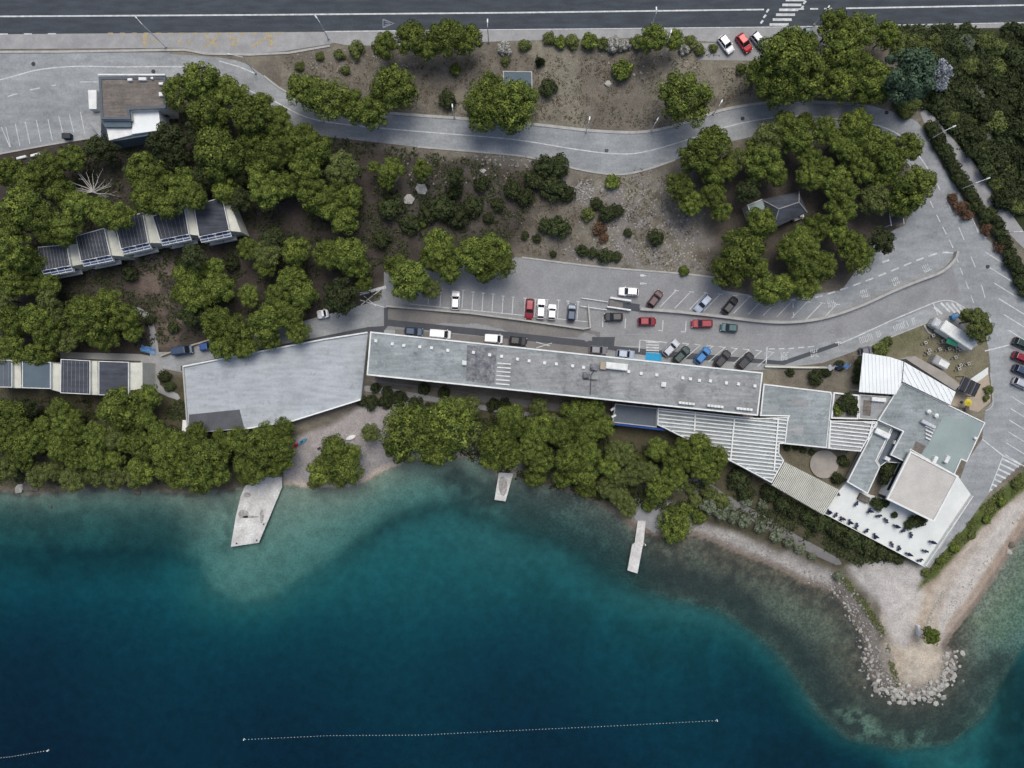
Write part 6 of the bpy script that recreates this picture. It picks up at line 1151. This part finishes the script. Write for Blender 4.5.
x, y, z = P(146, 349.5, 1); mb = MB(); n_ = 6; v = []; g_ = random.Random(4)
for i in range(n_):
    for j in range(n_): v.append((x + (i / 5 - .5) * 3.0 + g_.uniform(-.1, .1), y + (j / 5 - .5) * 1.4 - (i / 5 - .5) * .7, Z(x, y) + .35 + .5 * math.sin(i * 1.1 + .4) * math.sin(j * .9 + .3) + g_.uniform(-.1, .1)))
mb.add(v, [(i * n_ + j, (i + 1) * n_ + j, (i + 1) * n_ + j + 1, i * n_ + j + 1) for i in range(n_ - 1) for j in range(n_ - 1)]); o = mb.build('tarpaulin', M['bluecloth']); tag(o, 'crumpled light blue tarpaulin over a heap behind the lower terraced row', 'tarpaulin')
x, y, z = P(67.5, 136.5, .6); e = empty('waste_bin', (x, y, Z(x, y)), 0, 'dark blue wheeled waste bin at the edge of the roadside bays', 'bin'); MB().box((0, 0, .55), (1.6, .95, 1.0), taper=1.08).build('body', M['navy'], e); MB().box((0, 0, 1.1), (1.75, 1.1, .1), bev=.03).build('lid', M['dark_metal'], e)
x, y, z = P(62, 147.5, .6); e = empty('litter_bin', (x, y, Z(x, y)), 0, 'small dark litter bin between the bays and the pines', 'bin'); MB().cyl((0, 0, 0), (0, 0, .85), .3, .34, n=12).build('body', M['dark_metal'], e); MB().cyl((0, 0, .85), (0, 0, .92), .37, n=12).build('lid', M['rubber'], e)
for (a, lb) in (((21.5,157.5), 'white concrete block left of its twin on the verge above the pines'), ((35.5,154.8), 'white concrete block right of its twin on the verge above the pines')):
    x, y, z = P(*a, .3); tag(MB().box((x, y, Z(x, y) + .25), (2.0, .5, .5), R(14), bev=.08).build('barrier_block', M['white']), lb, 'barrier', 'white concrete blocks on the verge')
for (a, lb) in (((33.5,64), 'dark manhole cover on the road top left'), ((153.5,71.5), 'dark manhole cover above the roadside shop'), ((178.5,75), 'dark manhole cover right of the roadside shop'), ((606.5,150.5), 'dark manhole cover on the second road bend'), ((742.5,118.5), 'dark manhole cover on the rising road near the big pines'), ((886.5,112.5), 'dark manhole cover at the top of the east road'), ((987.5,266.5), 'dark manhole cover beside the diagonal bays on the east road')):
    x, y, z = P(*a, 0); mb = MB(); mb.cyl((x, y, z + .035), (x, y, z + .07), .42, n=16); tag(mb.build('manhole_cover', M['dark_metal']), lb, 'manhole cover', 'manhole covers in the roads')
# shower and sign board by the headland tree
x, y, z = P(919.5, 631, 1); e = empty('beach_cabinet', (x, y, Z(x, y)), R(3), 'narrow white beach cabinet left of the lone headland tree', 'cabinet'); MB().box((0, 0, .5), (.55, 2.2, 1.0), bev=.06).build('case', M['white'], e); MB().box((.285, 0, .5), (.03, .9, .8)).build('door', M['steel'], e)
# low rubble line on the beach track, one stone after the other
g_ = random.Random(8); ln_ = smooth([(944,591),(939,600),(933,610),(929,620),(927,628)], 4)
for i, a in enumerate(ln_[::1]):
    x, y, z = P(a[0] + g_.uniform(-.5, .5), a[1], 0); o = bpy.data.objects.new('track_stone', RM[i % 8]); col.objects.link(o); r_ = g_.uniform(.2, .38); o.scale = (r_, r_, r_ * .8); o.location = (x, y, z + .08); o.rotation_euler = (0, 0, i); tag(o, 'pale stone in the short row dividing the headland track', 'stone', 'row of stones on the headland track')
# people are not discernible in the photograph; buoy lines
def buoy_line(pts, n_parts, n_rest, label):
    w_ = [Wp(a, b_, 0) for a, b_ in pts]; w_ = resample(w_, 1.0); d = [0]
    for a, b_ in zip(w_, w_[1:]): d.append(d[-1] + math.hypot(b_[0] - a[0], b_[1] - a[1]))
    T_ = d[-1]; c = w_[len(w_) // 2]; e = empty('buoy_line', (c[0], c[1], 0), 0, label, 'buoy line')
    def at_(s_):
        i = min(len(d) - 2, max(0, np.searchsorted(d, s_) - 1)); t = (s_ - d[i]) / (d[i + 1] - d[i]); return (w_[i][0] * (1 - t) + w_[i + 1][0] * t - c[0], w_[i][1] * (1 - t) + w_[i + 1][1] * t - c[1])
    mb = MB()
    for a, b_ in zip(w_, w_[1:]): mb.cyl((a[0] - c[0], a[1] - c[1], .02), (b_[0] - c[0], b_[1] - c[1], .02), .006, n=4, cap=False)
    mb.build('rope', M['rope'], e); n_ = n_parts + n_rest; fm = MB(); fm.loft([[(math.cos(t) * r_, math.sin(t) * r_, z_) for t in [i * math.pi / 4 for i in range(8)]] for r_, z_ in ((.03, -.08), (.065, -.05), (.088, .0), (.065, .05), (.03, .08))]); fme = fm.mesh('float', M['white'], True); rest = MB()
    for k in range(n_):
        x, y = at_(T_ * (k + .5) / n_)
        if k < n_parts: o = bpy.data.objects.new('float', fme); col.objects.link(o); o.parent = e; o.location = (x, y, .05)
        else: rest.loft([[(x + math.cos(t) * r_, y + math.sin(t) * r_, z_ + .05) for t in [i * math.pi / 4 for i in range(8)]] for r_, z_ in ((.03, -.08), (.065, -.05), (.088, .0), (.065, .05), (.03, .08))])
    if n_rest: tag(rest.build('floats', M['white'], e), kind='stuff')
    for s_ in (0, T_): x, y = at_(s_); mb = MB(); mb.cyl((x, y, -.2), (x, y, .3), .2, .12, n=10); mb.build('end_buoy', M['white'], e)
buoy_line([(244,739.5),(330,735.5),(420,735),(500,731),(600,726.5),(717,720.5)], 100, 45, 'long dotted line of white floats across the deep water')
buoy_line([(-20,760),(12,756.5),(48,750.5)], 24, 0, 'short line of floats in the lower left corner of the sea')
